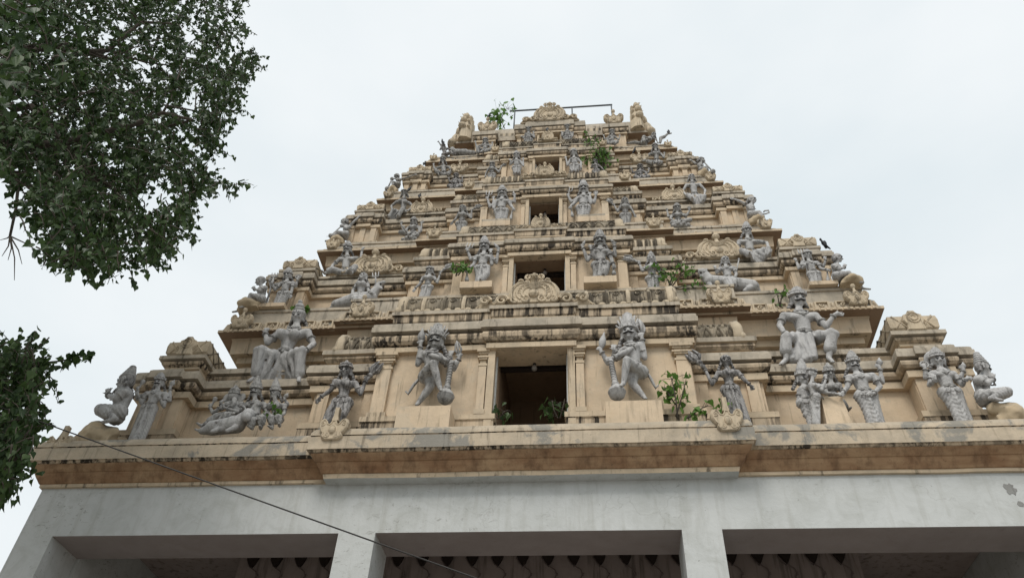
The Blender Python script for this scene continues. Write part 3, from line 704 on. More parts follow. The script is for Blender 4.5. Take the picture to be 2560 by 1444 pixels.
def prop(kind, a, b, r, root, H, mat):
    a = a-root; b = b-root; d = (b-a); mb = MB(); L = d.length; d = d.normalized(); x = d.orthogonal().normalized()
    Q = d.to_track_quat('Z', 'Y').to_matrix()
    if kind == 'mace':
        mb.lathe(a, [(r*.22, 0), (r*.32, .03), (r*.26, .06), (r*.26, L*.35), (r*.34, L*.72), (r*.5, L*.76), (r*.36, L*.79), (r*.55, L*.82)], 10, Q)
        for i in range(8): mb.tube([a+d*(L*(.1+.08*i))+Q @ V((r*.33*math.cos(t), r*.33*math.sin(t), .02*math.sin(t))) for t in [k*.785 for k in range(8)]], r*.05, 5, True)
        mb.lathe(b, [(r*.4, -r*.95), (r*.85, -r*.55), (r*1.0, -r*.05), (r*1.04, r*.0), (r*1.02, r*.06), (r*.85, r*.45), (r*.55, r*.85)], 18)
    elif kind == 'staff': mb.tube([a, a.lerp(b, .5), b], r, 7); mb.ell(a, (r*1.7, r*1.7, r*2.6), n=8, q=6)
    elif kind == 'trident':
        mb.tube([a, b], r, 7); y = V((0, 1, 0)); xx = d.cross(y).normalized(); q = a+d*.10*H
        for s in (-1, 0, 1): mb.tube([q, q+xx*s*.05*H-d*.02*H, q+xx*s*.055*H-d*.13*H], [r*1.1, r*1.1, r*.5], 6)
    elif kind == 'whisk':
        mb.tube([a-d*.04*H, a+d*L*.28], r*.35, 7); mb.ell(a+d*L*.30, (r*.6, r*.6, r*.5), n=8, q=6)
        for i in range(24):
            t = i*2.4; o = Q @ V((math.cos(t), math.sin(t), 0))*r*(.25+.6*(i % 4)/3)
            mb.tube([a+d*L*.30, a+d*L*.6+o*1.2, a+d*L*(1.0+.1*math.sin(i*3))+o*.9-V((0, 0, .02*H))], [r*.2, r*.27, r*.10], 6)
    elif kind == 'conch':
        mb.lathe(a, [(.008*H, 0), (r*.7, L*.18), (r, L*.38), (r*.8, L*.6), (r*.4, L*.8), (r*.15, L)], 10, Q)
    elif kind == 'disc':
        c = a.lerp(b, .6); mb.tube([c+V((r*math.cos(t), 0, r*math.sin(t))) for t in [k*.524 for k in range(12)]], r*.22, 6, True); mb.cone(a, c, r*.25, r*.4, 6, 1)
        for k in range(4): t = k*.785; mb.tube([c+V((r*math.cos(t), 0, r*math.sin(t))), c-V((r*math.cos(t), 0, r*math.sin(t)))], r*.10, 5)
    elif kind == 'club': mb.lathe(a, [(r*.5, 0), (r*.4, L*.1), (r*.4, L*.5), (r*.9, L*.8), (r*1.0, L*.9), (r*.6, L)], 10, Q)
    elif kind == 'flame':
        for t in (0, 2.1, 4.2): o = Q @ V((math.cos(t), math.sin(t), 0))*r; mb.tube([a, a+d*L*.45+o, a+d*L*.8+o*.6, b], [r*.3, r*.35, r*.3, r*.1], 6)
    elif kind == 'sash':
        m = a.lerp(b, .5)+V((0, -.02, 0)); e_ = b
        mb.tube([a, a.lerp(m, .6), m, m.lerp(e_, .6), e_, e_+V((.04 if d.x > 0 else -.04, 0, .05))], [r*.8, r, r, r*.9, r*.8, r*.6], 8)
    elif kind == 'lute':
        mb.tube([a, b], r*.28, 7); mb.ell(b-d*L*.06, (r*1.1, r*1.1, r*1.1), n=10, q=7); mb.ell(a+d*L*.12, (r*.8, r*.8, r*.8), n=10, q=7)
        for s in (-1, 1): mb.cone(b-d*.02, b+d*.06*H+x*s*.05*H, r*.2, r*.1, 5, 1)
    elif kind == 'loop':
        c = a.lerp(b, .55); mb.tube([a, a.lerp(b, .25)-V((0, 0, r)), c-V((0, 0, r)), b-V((0, 0, r*.4)), b+V((0, 0, r*.9)), c+V((0, 0, r*.9)), a.lerp(b, .4)+V((0, 0, r*.2))], r*.32, 7)
    return mb.build({'whisk': 'fly_whisk', 'disc': 'discus', 'flame': 'flame_emblem', 'loop': 'serpent_coil'}.get(kind, kind), mat, None, True)
STAT = []
def fig(name, label, fr, Y, J, arms, props=(), floor=None, H=None, mat=G1, yaw=0., pitch=18., female=False, mous=False, crn='kirita', ch=1., skirt='long', hair=True, snap=False, beard=False,
        group=None, belly=0., seat=None, halo=False, trunk=None, neck=True, cat='statue', kk=.80):
    P = {k: pt(fr, v, Y) for k, v in J.items()}
    nec, pel = P['nec'], P['pel']
    H = H or (nec-pel).length/.335
    vox = max(.0085*H, .009)
    P.setdefault('che', nec.lerp(pel, .30)); P.setdefault('wai', nec.lerp(pel, .68))
    ax = (P['shR']-P['shL']); ax.z = 0; ax = ax.normalized() if ax.length > .02 else V((1, 0, 0))
    P.setdefault('hpL', pel-ax*.058*H); P.setdefault('hpR', pel+ax*.058*H)
    hr = math.radians(yaw); Rm = Matrix.Rotation(hr, 3, 'Z') @ Matrix.Rotation(math.radians(pitch), 3, 'X')
    fdir = Rm @ V((0, -1, 0))
    for s in 'LR':
        if 'an'+s in P:
            P.setdefault('kn'+s, P['hp'+s].lerp(P['an'+s], .5)+V((0, -.02*H, 0)))
            if snap and floor is not None: P['an'+s].z = floor+.035*H
            P.setdefault('to'+s, P['an'+s]+V((fdir.x*.5, -.085*H if abs(yaw) < 45 else -.02*H, 0))*1.+V((fdir.x*.06*H, 0, -.018*H)) if abs(yaw) < 45 else P['an'+s]+fdir*.10*H-V((0, 0, .01*H)))
            if abs(yaw) < 45 and 'to'+s not in J: P['to'+s] = P['an'+s]+V(((-.02 if s == 'L' else .02)*H, -.085*H, -.018*H))
    zb = floor if floor is not None else min(p.z for p in P.values())-.04*H
    root = V((pel.x, Y, zb)); P = {k: v-root for k, v in P.items()}
    e = empty(name, root, label, cat, group); STAT.append(e); Hd = H; H = H*kk
    b = MB(); g = lambda k: P[k]
    hw = .062*H if female else .05*H
    b.cone(g('hpL'), g('hpR'), .078*H, n=12); b.cone(g('pel'), g('wai'), .088*H if female else .088*H, (.066 if female else .08)*H, 12)
    b.cone(g('wai'), g('che'), (.066 if female else .08)*H, .10*H, 12)
    if belly: b.ell(g('wai').lerp(g('pel'), .3)+fdir*.035*H, (.11*H*belly, .10*H*belly, .11*H*belly))
    b.cone(g('che'), g('nec')-V((0, 0, .035*H)), .092*H, .055*H, 12)
    for s in 'LR':
        b.cone(g('che').lerp(g('sh'+s), .35), g('sh'+s), .072*H, .05*H, 10)
        m = g('che').lerp(g('sh'+s), .42)+fdir*.055*H
        if female: b.ell(m+fdir*.030*H-V((0, 0, .026*H)), (.066*H, .066*H, .064*H))
        else: b.ell(m+fdir*.008*H-V((0, 0, .02*H)), (.058*H, .035*H, .04*H))
    hc = g('hea')
    if trunk is None: head(hc, b, True, Rm, Hd*.95, beard)
    else:
        b.ell(hc, (.10*H, .095*H, .10*H)); T = [pt(fr, q, Y)-root for q in trunk]
        b.tube(T, [.045*H]+[.034*H]*(len(T)-2)+[.022*H], 8)
        for s in (-1, 1): b.ell(hc+V((s*.13*H, .02*H, 0)), (.075*H, .018*H, .095*H))
    b.cone(g('nec')-V((0, 0, .03*H)), hc-V((0, 0, .045*H)), .042*H, .038*H, 10)
    for s in 'LR':
        if 'an'+s not in P: continue
        b.cone(g('hp'+s), g('kn'+s), .076*H, .05*H, 10); b.cone(g('kn'+s), g('kn'+s).lerp(g('an'+s), .4), .05*H, .047*H, 10); b.cone(g('kn'+s).lerp(g('an'+s), .4), g('an'+s), .047*H, .030*H, 10)
        if 'to'+s in P:
            b.cone(g('an'+s)-V((0, 0, .004*H)), g('to'+s), .030*H, .022*H, 8)
            for q in (-1, -.3, .4, 1):
                td = (g('to'+s)-g('an'+s)).normalized(); tx = td.cross(V((0, 0, 1))).normalized()
                b.cone(g('to'+s)+tx*q*.017*H, g('to'+s)+tx*q*.022*H+td*.024*H, .009*H, .008*H, 6, 1)
    fine = root.z < 13.0; beltm = MB()
    def bangle(p, d, r, orn=None, nm='armlet'):
        if orn is None:
            if not fine: return
            q_ = MB(); bangle(p, d, r, q_); q_.build(nm, G3 if mat is G1 else G2, e, True); return
        x = d.orthogonal().normalized(); y = d.cross(x).normalized()
        orn.tube([p+(x*math.cos(t)+y*math.sin(t))*r for t in [k*.628 for k in range(10)]], .011*H, 5, True)
    for a in arms:
        s, el, ha = a[0], pt(fr, a[1], Y)-root, pt(fr, a[2], Y)-root
        sh = g('sh'+s)
        b.cone(sh, sh.lerp(el, .5), .045*H, .042*H, 10); b.cone(sh.lerp(el, .5), el, .042*H, .033*H, 10); b.cone(el, el.lerp(ha, .35), .034*H, .034*H, 10); b.cone(el.lerp(ha, .35), ha, .034*H, .022*H, 10)
        d = (ha-el).normalized(); hd = V(a[3]) if len(a) > 3 and a[3] else d
        hand(b, ha+hd.normalized()*.018*H, hd, H, .75 if len(a) > 4 else .3, vox)
        bangle(sh.lerp(el, .55), (el-sh).normalized(), .044*H); bangle(el.lerp(ha, .86), d, .029*H)
    link('body', fuse(b, vox), e).data.materials.append(mat)
    # clothing
    if skirt:
        k = MB(); fz = g('hpL').lerp(g('hpR'), .5)
        k.cone(g('hpL'), g('hpR'), .086*H, n=12); k.cone(g('pel'), g('pel').lerp(g('wai'), .45), .094*H, .088*H, 12)
        for s in 'LR':
            if 'an'+s not in P: continue
            en = {'long': .86, 'short': 0., 'mid': .45, 'drape': .86, 'lap': .62}[skirt]
            A, B, C = g('hp'+s), g('kn'+s), g('an'+s)
            if skirt == 'short': k.cone(A, A.lerp(B, .55), .09*H, .072*H, 10)
            else:
                k.cone(A, B, .084*H, .068*H, 10); k.cone(B, B.lerp(C, en), .068*H, .062*H, 10)
        if skirt == 'long' and 'anL' in P and 'anR' in P:
            q = g('anL').lerp(g('anR'), .5); t0 = g('wai').lerp(g('pel'), .6)+fdir*.085*H
            k.cone(t0, q.lerp(t0, .1)+fdir*.055*H, .022*H, .034*H, 8)
            for t in (.22, .36): k.cone(g('hpL').lerp(g('anL'), t), g('hpR').lerp(g('anR'), t), .055*H, n=8)
        if skirt == 'drape':
            for i in range(11):
                t = i/10; m_ = 1-abs(2*t-1); top_ = g('knL').lerp(g('knR'), t).lerp(g('pel')+fdir*.05*H-V((0, 0, .03*H)), min(1, 2.3*m_)); low = g('anL').lerp(g('anR'), t)+V((0, .20*H*min(1, 1.6*m_), .012*H*math.cos(t*40)))
                k.cone(top_, low, .04*H, .036*H, 8)
                k.cone(top_.lerp(low, .25)+fdir*.03*H, low+fdir*.035*H, .012*H, .022*H, 6)
        if skirt == 'lap':
            for i in range(5):
                t = i/4; top_ = g('knL').lerp(g('knR'), .25+.35*t).lerp(g('pel')+fdir*.06*H, .6); low = g('anL').lerp(g('anR'), .15+.5*t)+V((0, .02*H, -.02*H+.08*H*abs(t-.4)))
                k.cone(top_, low, .05*H, .05*H, 8); k.cone(top_.lerp(low, .2)+fdir*.03*H, low+fdir*.04*H, .014*H, .022*H, 6)
        fq = 105/H
        rip = lambda co: .0034*H*math.sin(fq*(co.z*.95+abs(abs(co.x-fz.x)-.05*H)*1.3)) if skirt not in ('drape', 'lap') else .0075*H*math.sin(70/H*co.x)
        link('skirt', fuse(k, vox*1.1, rip), e).data.materials.append(mat)
        d = (g('wai')-g('pel')).normalized()
        for o, r in ((.40, .088), (.58, .083)): bangle(g('pel').lerp(g('wai'), o)+fdir*.004*H, d, r*H*1.06, beltm)
        beltm.ell(g('pel').lerp(g('wai'), .5)+fdir*.092*H, (.026*H, .018*H, .026*H), n=8, q=6)
        if skirt in ('long', 'short'):
            for s in (-1, 1): beltm.tube([g('pel').lerp(g('wai'), .4)+fdir*.09*H+V((s*.02*H, 0, 0)), g('pel')+fdir*.105*H+V((s*.05*H, 0, -.03*H)), g('hpL' if s < 0 else 'hpR')+fdir*.085*H+V((s*.02*H, 0, -.01*H))], .009*H, 5)
    if beltm.v: beltm.build('belt', G3 if mat is G1 else G2, e, True)
    if neck:
        orn = MB(); c = g('nec')-V((0, 0, .045*H))
        for r, dz in ((.07, .015), (.075, .055)):
            orn.tube([c+Rm @ V((r*H*math.sin(t), -abs(math.cos(t))*r*H*.5-.045*H-(dz*.6)*H*math.cos(t)*.6, 0))-V((0, 0, dz*H*math.cos(t)*1.3)) for t in [-1.45+2.9*i/9 for i in range(10)]], .0095*H, 5)
        orn.ell(c+fdir*.105*H-V((0, 0, .075*H)), (.018*H, .012*H, .022*H), n=8, q=6)
    if neck: orn.build('necklace', G3 if mat is G1 else G2, e, True)
    if crn: crown(crn, hc, Rm, Hd*.95, ch).build('crown' if crn != 'turban' else 'turban', mat if crn != 'cap' else M_black if False else mat, e, True)
    if hair:
        h = MB(); H = Hd*.92; T = lambda x, y, z: hc+Rm @ V((x*H, y*H, z*H))
        h.ell(T(0, .042, .0), (.078*H, .062*H, .085*H), Rm)
        for s in (-1, 1):
            for q in range(4): h.ell(T(s*(.072+.014*q), .035+.004*q, -.045-.032*q), (.028*H, .028*H, .024*H), Rm, n=8, q=6)
        h.build('hair', G2, e, True)
    if halo:
        h = MB(); c = hc+Rm @ V((0, .075*H, .03*H)); h.lathe(c, [(.02*H, -.012*H), (.115*H, -.012*H), (.13*H, 0), (.115*H, .012*H), (.02*H, .012*H)], 20, Rm @ Matrix.Rotation(math.pi/2, 3, 'X')); h.build('halo', mat, e, True)
    if trunk is None: face(hc, Rm, Hd*.95, mous).build('painted_face', M_black, e, True)
    for p in props:
        o = prop(p[0], pt(fr, p[1], Y), pt(fr, p[2], Y), p[3], root, H, mat); o.parent = e
    if seat:
        s_ = MB(); w_, dz = seat
        s_.lathe(V((0, 0, 0)), [(w_*H, 0), (w_*1.05*H, dz*.3*H), (w_*.9*H, dz*.5*H), (w_*1.02*H, dz*.8*H), (w_*.9*H, dz*H)], 16)
        for i in range(14): a = i*.449; s_.ell((w_*H*math.cos(a), w_*H*math.sin(a), dz*.5*H), (.05*H, .05*H, dz*.42*H), n=7, q=5)
        s_.build('lotus_seat', mat, e, True)
    return e
def beast(name, label, fr, Y, cones, floor, mat=G1, tail=None, ears=(), vox=.014, eyes=()):
    pts = [pt(fr, c[0], Y) for c in cones]; root = V((sum(p.x for p in pts)/len(pts), Y, floor)); e = empty(name, root, label, 'animal statue')
    b = MB()
    for a, c, r1, r2 in cones: b.cone(pt(fr, a, Y)-root, pt(fr, c, Y)-root, r1, r2, 12)
    for a, c, r1, r2 in ears: b.cone(pt(fr, a, Y)-root, pt(fr, c, Y)-root, r1, r2, 8)
    if tail: b.tube([pt(fr, p, Y)-root for p in tail], .02, 7)
    link('body', fuse(b, vox), e).data.materials.append(mat)
    if eyes:
        q = MB()
        for p in eyes: q.ell(pt(fr, p, Y)-root, (.018, .012, .014), n=8, q=6)
        q.build('painted_face', M_black, e, True)
    return e
def rock(label, fr, Y, p0, p1, floor, name='rock_base'):
    a = pt(fr, p0, Y); c = pt(fr, p1, Y); root = V(((a.x+c.x)/2, Y, floor)); w_ = abs(c.x-a.x)/2; h = max(.12, max(a.z, c.z)-floor)
    b = MB(); rnd = random.Random(int(a.x*100))
    for i in range(16):
        x = rnd.uniform(-.75, .75)*w_; r = rnd.uniform(.28, .48)*min(w_, h*1.3)
        b.ell((x, rnd.uniform(-.10, .22), rnd.uniform(0, 1)*max(0, h-r*.9)*(1-(x/w_)**2*.6)), (r*1.15, r*.9, r))
    b.ell((0, .05, h*.35), (w_*.85, .26, h*.55)); b.box(-w_*.9, w_*.9, -.12, .25, -.02, h*.3)
    o = link(name, fuse(b, .018, lambda co: .035*noise.noise(co*5+root)+.016*noise.noise(co*14)), None); o.location = root; o.data.materials.append(M_rock)
    return tag(o, label, 'rock')
F1, F2, F3, F4, F5 = 7.315, 10.775, 13.425, 15.915, 18.165
# --- first storey
fig('seated_statue', 'bearded praying sage seated sideways on a rock at the left corner of the bottom ledge', 'A', .02,
    dict(hea=(545, 640), nec=(555, 715), shL=(530, 775, -.13), shR=(540, 770, .13), pel=(450, 1040), knL=(255, 985, -.12), anL=(430, 1090, -.14), knR=(262, 990, .12), anR=(430, 1090, .08)),
    [('L', (425, 850, -.15), (330, 800, -.03), (-.25, 0, 1)), ('R', (430, 850, .15), (330, 800, .03), (-.25, 0, 1))], yaw=-82, crn='turban', ch=.9, beard=True, hair=True, skirt='mid', kk=.95)
rock('cream painted rock under the sage at the left corner', 'A', .05, (60, 1150), (530, 1120), F1)
fig('standing_statue', 'grey four armed standing god with moustache and club beside the sage at the left end', 'A', .08,
    dict(hea=(950, 655), nec=(940, 735), shL=(805, 790), shR=(1030, 800), pel=(835, 965), knL=(725, 1100), anL=(675, 1240), knR=(840, 1100), anR=(775, 1240)),
    [('L', (745, 905), (705, 820, -.08)), ('L', (690, 850, .05), (690, 740), (0, 0, 1), 1), ('R', (1010, 940), (950, 830, -.12), (-.1, -.2, 1)), ('R', (1080, 870, .05), (1085, 720), (0, 0, 1), 1)],
    [('club', (690, 740), (770, 625), .035), ('conch', (1090, 700), (1140, 620), .04)], floor=F1, snap=True, yaw=2, mous=True, ch=.7, kk=.86)
fig('seated_statue', 'elephant headed statue reclining with a raised club behind the stucco bull', 'B', .14,
    dict(hea=(420, 1010), nec=(425, 1060), shL=(350, 1080), shR=(500, 1080), pel=(420, 1190), knL=(240, 1210, -.1), anL=(100, 1300, -.12), knR=(330, 1200, -.16), anR=(260, 1290, -.16)),
    [('L', (210, 1170), (180, 1110), (0, 0, 1), 1), ('R', (500, 1140), (440, 1160, -.1)), ('L', (300, 1130), (290, 1080), (0, 0, 1))], [('club', (190, 1110), (240, 1015), .035)], H=1.05, belly=1., crn='low', trunk=[(425, 1030, -.08), (425, 1075, -.14), (400, 1105, -.14), (360, 1105, -.13)], hair=False, mat=G3, skirt='mid')
beast('bull_statue', 'stucco bull lying at the feet of the seated trio on the left', 'B', -.0, [((210, 1320), (450, 1285), .11, .125), ((420, 1255), (440, 1250), .09, .08), ((450, 1275), (555, 1200), .11, .09), ((565, 1185, -.03), (545, 1215, -.20), .095, .06), ((300, 1330, -.05), (200, 1355, -.1), .05, .03), ((430, 1320, -.08), (350, 1350, -.14), .05, .03), ((200, 1330), (100, 1350), .10, .05)], F1, G1,
      tail=[(100, 1340), (60, 1345), (30, 1330)], ears=[((525, 1180), (465, 1185), .035, .014), ((600, 1175), (650, 1170), .035, .014), ((545, 1150), (515, 1090), .026, .010), ((585, 1150), (620, 1090), .026, .010)], eyes=((535, 1200, -.09), (570, 1195, -.09)))
fig('seated_statue', 'moustached crowned king seated in the middle of the left trio behind the bull', 'B', .10,
    dict(hea=(635, 955), nec=(640, 1035), shL=(545, 1090), shR=(725, 1090), pel=(640, 1240), knL=(600, 1250, -.2), anL=(605, 1325, -.16), knR=(705, 1225, -.2), anR=(690, 1325, -.16)),
    [('L', (460, 1160, -.08), (340, 1120, -.1)), ('R', (750, 1160), (690, 1210, -.2))], skirt='mid', mous=True, mat=G3, floor=F1)
fig('seated_statue', 'seated queen with a tall crown at the right of the left trio beside the king', 'B', .12,
    dict(hea=(830, 975), nec=(845, 1050), shL=(775, 1090), shR=(925, 1100), pel=(840, 1235), knL=(795, 1220, -.18), anL=(805, 1325, -.14), knR=(865, 1215, -.18), anR=(880, 1300, -.14)),
    [('L', (760, 1160), (800, 1210, -.15)), ('R', (930, 1170), (880, 1210, -.16)), ('R', (960, 1080, .05), (925, 1030), (.2, 0, 1))], [('conch', (930, 1020), (965, 970), .035)], female=True, ch=1.1, yaw=-15, floor=F1, mat=G3, skirt='mid')
fig('seated_statue', 'large grey seated woman in a pleated skirt with knees apart and bare midriff', 'B', .86,
    dict(hea=(1062, 205), nec=(1052, 295), shL=(880, 365), shR=(1160, 365), che=(985, 410), wai=(950, 530), pel=(925, 620), knL=(682, 552, -.30), anL=(640, 810, -.22), toL=(570, 850, -.32), knR=(1092, 562, -.30), anR=(1075, 815, -.22), toR=(1070, 850, -.36)),
    [('L', (755, 470, -.05), (735, 370, -.05), (0, 0, 1), 1), ('R', (1220, 480), (1130, 550, -.30), (-1, -.4, -.2))], H=1.62, female=True, skirt='drape', crn='bun', ch=1.1, yaw=2, pitch=22, kk=.92)
fig('attendant_statue', 'soot stained woman with fly whisk to the right, left of the left club bearer', 'B', .06,
    dict(hea=(1540, 750), nec=(1545, 825), shL=(1440, 860), shR=(1640, 880), pel=(1510, 1070), knL=(1380, 1180), anL=(1310, 1290), knR=(1510, 1185, -.06), anR=(1405, 1285)),
    [('L', (1395, 940), (1285, 1015), (-.5, 0, -1)), ('R', (1690, 980), (1745, 840), (.2, 0, 1), 1)], [('whisk', (1745, 850), (1880, 670), .075)], mat=G2, female=True, crn='low', ch=.7, floor=F1, snap=True, group='fly whisk bearers beside the bays')
fig('guardian_statue', 'dancing club bearing guardian left of the lowest doorway with one leg raised', 'C', -.06,
    dict(hea=(622, 455), nec=(592, 550), shL=(480, 600), shR=(665, 630, .03), che=(565, 640), wai=(575, 740), pel=(555, 850, .03), hpL=(495, 870, .02), hpR=(585, 870, .04), knL=(590, 715, -.22), anL=(675, 1005, -.16), toL=(690, 1035, -.24), knR=(545, 1010, .0), anR=(415, 1185, .02), toR=(395, 1205, -.1)),
    [('L', (615, 630, -.14), (815, 690, -.16), (.9, 0, -.4), 1), ('L', (405, 725, .02), (440, 490, -.04), (0, 0, 1), 1), ('R', (840, 780, .06), (905, 650), (.1, 0, 1), 1), ('R', (765, 720, .05), (800, 630, -.06), (0, 0, 1))],
    [('mace', (812, 690, -.16), (742, 1110, -.14), .115), ('conch', (440, 470), (465, 290), .06), ('flame', (905, 620), (875, 440), .05), ('sash', (420, 900, .08), (290, 1080, .1), .022)], mous=True, crn='flame', mat=G3, skirt='short', H=1.6, pitch=4, kk=.76)
fig('attendant_statue', 'soot blackened woman waving a fly whisk to the left, right of the right club bearer', 'D', .06,
    dict(hea=(1675, 600), nec=(1690, 680), shL=(1595, 735), shR=(1800, 725), pel=(1720, 905), knL=(1720, 1030), anL=(1790, 1160), knR=(1830, 1040), anR=(1895, 1155)),
    [('L', (1530, 850), (1450, 680), (-.2, 0, 1), 1), ('R', (1865, 795), (1930, 855), (.4, 0, -1))], [('whisk', (1440, 670), (1290, 510), .08)], mat=G2, female=True, crn='cap', floor=F1, snap=True, group='fly whisk bearers beside the bays')
fig('guardian_statue', 'dancing club bearing guardian right of the lowest doorway resting his foot on a mace', 'D', -.06,
    dict(hea=(645, 315), nec=(660, 405), shL=(580, 500, .03), shR=(755, 440), che=(675, 480), wai=(690, 590), pel=(705, 710, .03), hpL=(670, 720, .04), hpR=(775, 720, .02), knL=(690, 850), anL=(800, 975), toL=(820, 995, -.08), knR=(625, 595, -.22), anR=(590, 840, -.16), toR=(560, 865, -.24)),
    [('R', (625, 500, -.14), (470, 570, -.16), (-.9, 0, -.3), 1), ('R', (815, 570, .02), (785, 355, -.04), (0, 0, 1), 1), ('L', (425, 625, .06), (350, 500), (-.1, 0, 1), 1), ('L', (540, 570, .05), (490, 490, -.06), (0, 0, 1))],
    [('mace', (450, 585, -.16), (520, 935, -.14), .115), ('flame', (790, 330), (755, 160), .06), ('conch', (350, 480), (385, 300), .055), ('sash', (835, 720, .08), (930, 890, .1), .022)], mous=True, crn='flame', ch=1.15, skirt='short', H=1.6, yaw=-6, pitch=4, kk=.76)
fig('seated_statue', 'large moustached king seated with knees wide apart and one open hand held out', 'E', .86,
    dict(hea=(345, 175), nec=(345, 262), shL=(215, 325), shR=(500, 325), che=(370, 350), wai=(395, 450), pel=(405, 530), knL=(240, 520, -.3), anL=(235, 715, -.24), toL=(190, 755, -.36), knR=(655, 490, -.3), anR=(620, 700, -.24), toR=(655, 735, -.36)),
    [('L', (175, 410), (235, 495, -.28), (.5, -.4, -.6)), ('R', (600, 420, -.08), (670, 310, -.15), (1, -.2, -.05))], H=1.72, mous=True, crn='kirita', ch=.55, skirt='lap', yaw=4, pitch=20, kk=.82)
fig('standing_statue', 'tall standing groom with moustache and bead necklace holding hands over the block', 'E', .06,
    dict(hea=(845, 765), nec=(872, 832), shL=(805, 880), shR=(1015, 865), pel=(955, 1045), knL=(960, 1140), anL=(985, 1230), knR=(1035, 1135), anR=(1060, 1225)),
    [('L', (790, 965), (745, 1015, -.12)), ('R', (1085, 960), (1025, 1025, -.1), (-1, -.2, 0)), ('R', (1105, 920, .05), (1080, 795), (0, 0, 1), 1)], [('conch', (1080, 775), (1075, 700), .045)], mous=True, floor=F1, snap=True, ch=.8, kk=.90)
fig('standing_statue', 'bare headed woman in profile facing right at the left of the wedding group', 'E', -.02,
    dict(hea=(470, 842), nec=(465, 912), shL=(430, 965, .1), shR=(510, 950, -.1), pel=(500, 1070), knL=(490, 1140), anL=(470, 1235), knR=(500, 1140), anR=(490, 1235)),
    [('R', (560, 990, -.12), (600, 880, -.1), (0, 0, 1)), ('L', (560, 1010, -.05), (690, 1025, -.1))], female=True, yaw=50, crn='low', ch=.4, floor=F1, snap=True)
fig('standing_statue', 'crowned figure half hidden behind the woman in profile in the right hand group', 'E', .20,
    dict(hea=(385, 890), nec=(395, 955), shL=(360, 1000), shR=(450, 1000), pel=(425, 1110), knL=(430, 1160), anL=(450, 1235), knR=(450, 1160), anR=(470, 1235)),
    [('L', (350, 1080), (390, 1130))], floor=F1, snap=True, yaw=20, ch=1.2, H=1.15)
fig('seated_statue', 'small crowned bride seated in the middle of the wedding group behind the block', 'E', .20,
    dict(hea=(628, 850), nec=(640, 920), shL=(585, 955), shR=(715, 945), pel=(660, 1100), knL=(650, 1110, -.15), anL=(690, 1180, -.1), knR=(745, 1110, -.12), anR=(790, 1175, -.05)),
    [('L', (600, 1020, -.06), (700, 1030, -.15)), ('R', (745, 1020), (710, 980, -.08))], female=True, mat=G3, crn='low', skirt='mid')
b_ = MB(); q0 = pt('E', (545, 1100), -.02); q1 = pt('E', (760, 1100), -.02)
b_.sweep(q0.x-.0, q1.x, -.06, .22, [(.02, F1-.01), (.0, F1+.2), (-.02, F1+.46), (-.05, F1+.50), (-.12, F1+.51)])
tag(b_.build('altar_block', M_wall), 'sloping cream plaster block in front of the wedding group', 'block')
fig('standing_statue', 'four armed standing god with round halo at the right end of the bottom ledge', 'E', .08,
    dict(hea=(1605, 725), nec=(1625, 792), shL=(1560, 845), shR=(1745, 850), pel=(1715, 1015), knL=(1740, 1120), anL=(1775, 1205), knR=(1810, 1115), anR=(1850, 1205)),
    [('L', (1530, 945), (1585, 895, -.12), (-.1, 0, 1)), ('L', (1495, 880, .05), (1490, 795), (0, 0, 1), 1), ('R', (1825, 945), (1855, 890, -.1), (.9, 0, .1)), ('R', (1800, 900, .05), (1840, 810), (0, 0, 1), 1)],
    [('disc', (1490, 790), (1480, 740), .05), ('conch', (1840, 800), (1830, 740), .035)], floor=F1, snap=True, halo=True, yaw=0, ch=.7, kk=.86)
fig('seated_statue', 'turbaned bearded sage seated sideways with praying hands at the right corner', 'E', .02,
    dict(hea=(2015, 785), nec=(1995, 860), shR=(1965, 900, -.13), shL=(1960, 890, .13), pel=(2015, 1065), knR=(2225, 1010, -.12), anR=(2080, 1065, -.16), knL=(2225, 1010, .12), anL=(2080, 1060, .1)),
    [('R', (2050, 930, -.14), (2110, 890, -.03), (.15, 0, 1)), ('L', (2050, 920, .14), (2110, 890, .03), (.15, 0, 1))], yaw=80, crn='turban', ch=1.1, beard=True, mous=True, skirt='mid', kk=.95)
rock('cream painted rock under the turbaned sage at the right corner', 'E', .05, (2010, 1085), (2350, 1080), F1)
# --- second storey
fig('seated_statue', 'bare chested devotee seated sideways with joined hands, left corner of the second storey', 'G', 1.02,
    dict(hea=(468, 632), nec=(490, 700), shL=(535, 720, -.1), shR=(530, 715, .1), pel=(480, 885), knL=(345, 810, -.08), anL=(290, 950, -.06), knR=(275, 890, .08), anR=(205, 1010, .06)),
    [('L', (480, 755, -.1), (380, 735, -.02), (-.2, 0, 1)), ('R', (480, 755, .1), (380, 735, .02), (-.2, 0, 1))], yaw=-80, crn='cap', skirt='short', hair=False, neck=False)
rock('cream rock under the devotee at the left end of the second storey', 'G', 1.06, (225, 900), (510, 880), F2)
fig('standing_statue', 'standing god leaning on a long trident at the left end of the second storey', 'G', 1.14,
    dict(hea=(820, 562), nec=(818, 622), shL=(745, 662), shR=(895, 662), pel=(775, 800), knL=(695, 870), anL=(665, 925), knR=(775, 870), anR=(740, 925)),
    [('L', (655, 745), (618, 655, -.06), (0, 0, 1), 1), ('L', (610, 700, .05), (590, 625), (0, 0, 1)), ('R', (875, 740), (862, 810), (0, 0, -1)), ('R', (925, 700, .05), (950, 610), (0, 0, 1), 1)], [('trident', (655, 540), (545, 920), .018), ('disc', (950, 600), (965, 560), .05)], floor=10.875, snap=True, ch=.75)
